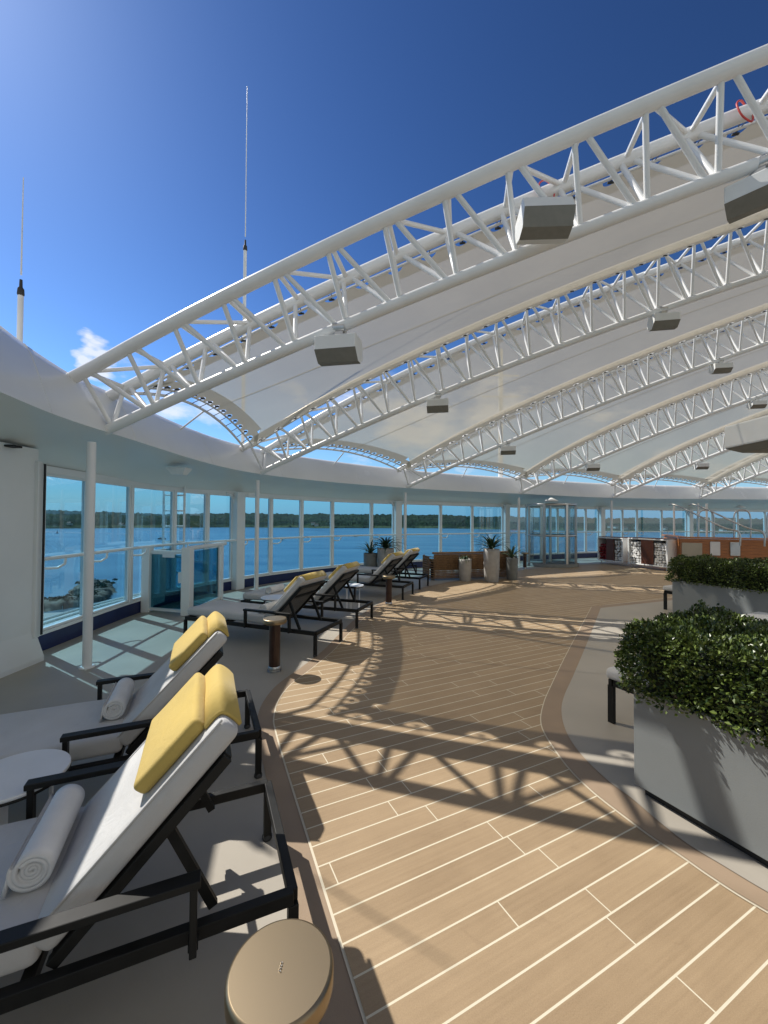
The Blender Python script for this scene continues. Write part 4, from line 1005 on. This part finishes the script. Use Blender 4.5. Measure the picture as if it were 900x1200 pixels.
for x in (.1, 1.0, 2.7): m = MB(); m.tube([V(x, 1.2, 1.1), V(x, 1.2, 2.2)], .03, 8); m.build('upright', M['whitetube'], t)
m = MB(); m.tube([V(3.4, .6, 1.45), V(6.4, .6, 1.45)], .022, 8)
for x in (3.5, 4.4, 5.3, 6.2): m.tube([V(x, .6, 1.1), V(x, .6, 1.45)], .018, 8)
m.build('guard_rail', M['steel'], t)

# ------------------------------------------------------------------ sea, shore, hills
SEA = -35.0
mb = MB(); mb.poly([V(-12000, -3000, SEA), V(12000, -3000, SEA), V(12000, 15000, SEA), V(-12000, 15000, SEA)]); tag(mb.build('sea', M['sea']), kind='structure')
mb = MB(); NA = 900; rowsL = []
prof_h = [(0, -1), (12, 1.5), (40, 3), (90, 6), (150, 11), (320, 22), (520, 33), (800, 30), (1200, 10)]
def hprof(dd):
    for (a, ha), (b, hb) in zip(prof_h, prof_h[1:]):
        if dd <= b: return ha + (hb - ha) * (dd - a) / (b - a)
    return 10
DD = [0, 12, 25, 40, 60, 80, 100, 115, 130, 150, 170, 190, 215, 240, 270, 300, 330, 360, 400, 440, 480, 520, 600, 800, 1200]
for k in range(NA + 1):
    a = R(-72 + 144 * k / NA); base = 1750 + 120 * noise.noise(V(a * 4, 0, 0)) + 40 * noise.noise(V(a * 17, 3, 0)) - 120 * math.sin(a)
    env = 1 + .30 * noise.noise(V(a * 3.1, 7, 0)) + .15 * noise.noise(V(a * 11, 2, 0)) + (.15 if a < 0 else .15 - .30 * min(1, a * 2))
    wood = 95 + 60 * noise.noise(V(a * 9, 4, 0)); r_ = []
    for dd in DD:
        rad = base + dd; z = SEA + hprof(dd) * (1.55 if dd > 60 else 1) * env
        if dd > wood: z += 7 + 7 * noise.noise(V(a * 150, dd * .07, 1)) + 5 * noise.noise(V(a * 420, dd * .2, 5))
        elif dd > 5: z += max(0, noise.noise(V(a * 90, dd * .08, 2)) - .1) * 14
        r_.append(V(rad * math.sin(a), rad * math.cos(a), z))
    rowsL.append(r_)
for a, b in zip(rowsL, rowsL[1:]): mb.strip(a, b, True)
tag(mb.build('hills', M['land']), kind='structure')
# waterside houses
hs = None; rnd = random.Random(11)
for k in range(16):
    a = R(rnd.choice([rnd.uniform(-40, -18), rnd.uniform(-14, 8), rnd.uniform(28, 42)])); kk = int((math.degrees(a) + 72) / 144 * NA); p = rowsL[kk][2].lerp(rowsL[kk][5], rnd.random())
    L_, W_, H_ = 16, 10, 8
    if hs is None:
        hs = thing('waterfront_house', 'tiny pale house among the trees on the far shore', 'house', p, a, 'houses on the far shore')
        m = MB(); m.box((0, 0, H_ / 2), (L_, W_, H_)); m.build('wall', M['housewall'], hs)
        m = MB(); m.add([V(-9, -6, H_), V(9, -6, H_), V(9, 6, H_), V(-9, 6, H_), V(-9, 0, H_ + 5), V(9, 0, H_ + 5)], [(0, 1, 5, 4), (2, 3, 4, 5), (0, 4, 3), (1, 2, 5), (0, 3, 2, 1)]); m.build('roof', M['roofred'], hs)
    else: c = copy_tree(hs); c.location = p; c.rotation_euler.z = a + rnd.uniform(-.5, .5)
# boats
def boat(label, x, y, Ls, hull, mast, cat, name):
    p = gnd(x, y, SEA); t = thing(name, label, cat, p, rnd.uniform(-.4, .4))
    m = MB(); n = 9; A = []; B = []; C = []; Dk = []
    for k in range(n):
        u = k / (n - 1); wd = Ls * .16 * (1 - abs(2 * u - .7) ** 2.2 * (.55 if u > .35 else .3)); wd = max(wd, .02) if u < 1 else .02
        x_ = (u - .5) * Ls; A.append(V(x_, -wd, Ls * .12)); B.append(V(x_, 0, -.3)); C.append(V(x_, wd, Ls * .12))
    m.strip(A, B); m.strip(B, C); m.strip(C, A); m.build('hull', hull, t)
    m = MB(); m.rbox((-.1 * Ls, 0, Ls * .18), (Ls * .35, Ls * .17, Ls * .13), .1, None, 2, False); m.build('cabin', M['boatwhite'], t)
    if mast: m = MB(); m.tube([V(.05 * Ls, 0, Ls * .1), V(.05 * Ls, 0, Ls * mast)], Ls * .012, 6); m.build('mast', M['boatwhite'], t)
boat('dark work boat on the water seen through the ladder', 190, 632, 17, M['boatdark'], .5, 'boat', 'work_boat')
boat('small white boat moored off the far shore above the far loungers', 417, 629, 9, M['boatwhite'], 1.2, 'boat', 'sail_boat')
boat('small white boat on the water left of the loungers', 331, 633, 9, M['boatwhite'], 1.1, 'boat', 'sail_boat')
boat('small white sailing boat seen through the first window', 72, 726, 5.5, M['boatwhite'], .9, 'boat', 'sail_boat')
t = thing('channel_buoy', 'dark channel buoy on the water in the first window', 'buoy', gnd(67, 625, SEA))
m = MB(); m.lathe([(2.2, -.5), (2.4, 1), (1.2, 1.6)], n=16); m.build('float', M['boatdark'], t)
m = MB(); m.lathe([(1.0, 1.6), (.5, 5.5), (.9, 5.6), (.0, 7.4)], n=10); m.build('topmark', M['boatdark'], t)
# breakwater with shrubs, lower left
ctr = spline([gnd(-160, 722, SEA), gnd(-40, 716, SEA), gnd(50, 712, SEA), gnd(92, 706, SEA), gnd(106, 698, SEA), gnd(110, 691, SEA), gnd(110, 685, SEA)], 26)
mb = MB(); n = len(ctr); cols = [[] for _ in range(7)]
for i, p in enumerate(ctr):
    u = (n - 1 - i) / 30.0; w_ = 8.5 * (1 if u >= 1 else math.sqrt(max(.01, 1 - (1 - u) ** 2))); t = (ctr[min(i + 1, n - 1)] - ctr[max(i - 1, 0)]).normalized(); q = V(-t.y, t.x, 0)
    for k, (o_, z) in enumerate(((-1, -.6), (-.9, 1.2), (-.65, 2.6), (0, 3.0), (.65, 2.6), (.9, 1.2), (1, -.6))):
        jt = noise.noise(p * .55 + V(k * 7, 0, 0)) + .6 * noise.noise(p * 1.7 + V(k * 7, 3, 0)); cols[k].append(p + q * o_ * (w_ + jt * 2.6) + V(0, 0, z * (1 if u > .12 else .4) + jt * .9))
for a, b in zip(cols, cols[1:]): mb.strip(a, b, True)
tag(mb.build('breakwater', M['rock'], weld=True), kind='structure')
mb = MB(); mb.poly([gnd(-200, 742, SEA + .8), gnd(98, 722, SEA + .8), gnd(98, 716, SEA + .8), gnd(60, 718, SEA + .8), gnd(-200, 732, SEA + .8)])
tag(mb.build('quay_path', M['conc']), kind='structure')
mb = MB(); o0, o1 = off(WALL, .125), off(WALL, .85)
mb.strip(up(o0, .10), up(o1, .10)); mb.strip(up(o1, .10), up(o1, -.3))
for d_ in (.45, .62, .80): mb.tube([p + V(0, 0, .115) for p in off(WALL, d_)], .018, 6)
tag(mb.build('outer_deck_ledge', M['soffit']), kind='structure')
mb = MB(); rnd = random.Random(5)
for c_ in range(150):
    p0 = rnd.choice(ctr[30:-8]) + V(rnd.uniform(-5, 5), rnd.gauss(0, 3.5), 2.4); rr = rnd.uniform(.8, 1.9)
    for k in range(70):
        d0 = V(rnd.gauss(0, 1), rnd.gauss(0, 1), abs(rnd.gauss(0, .8))).normalized() * rr * rnd.uniform(.5, 1); p = p0 + d0
        d1 = V(rnd.gauss(0, 1), rnd.gauss(0, 1), rnd.gauss(.4, 1)).normalized(); d2 = d1.cross(V(rnd.gauss(0, 1), rnd.gauss(0, 1), rnd.gauss(0, 1))).normalized(); s_ = rnd.uniform(.2, .45)
        mb.add([p - d1 * s_, p + d2 * s_ * .6, p + d1 * s_, p - d2 * s_ * .6], [(0, 1, 2, 3)])
tag(mb.build('shore_shrubs', M['shrub']), 'dark green shrubs growing on the rocky breakwater', 'shrubs', None, 'stuff')
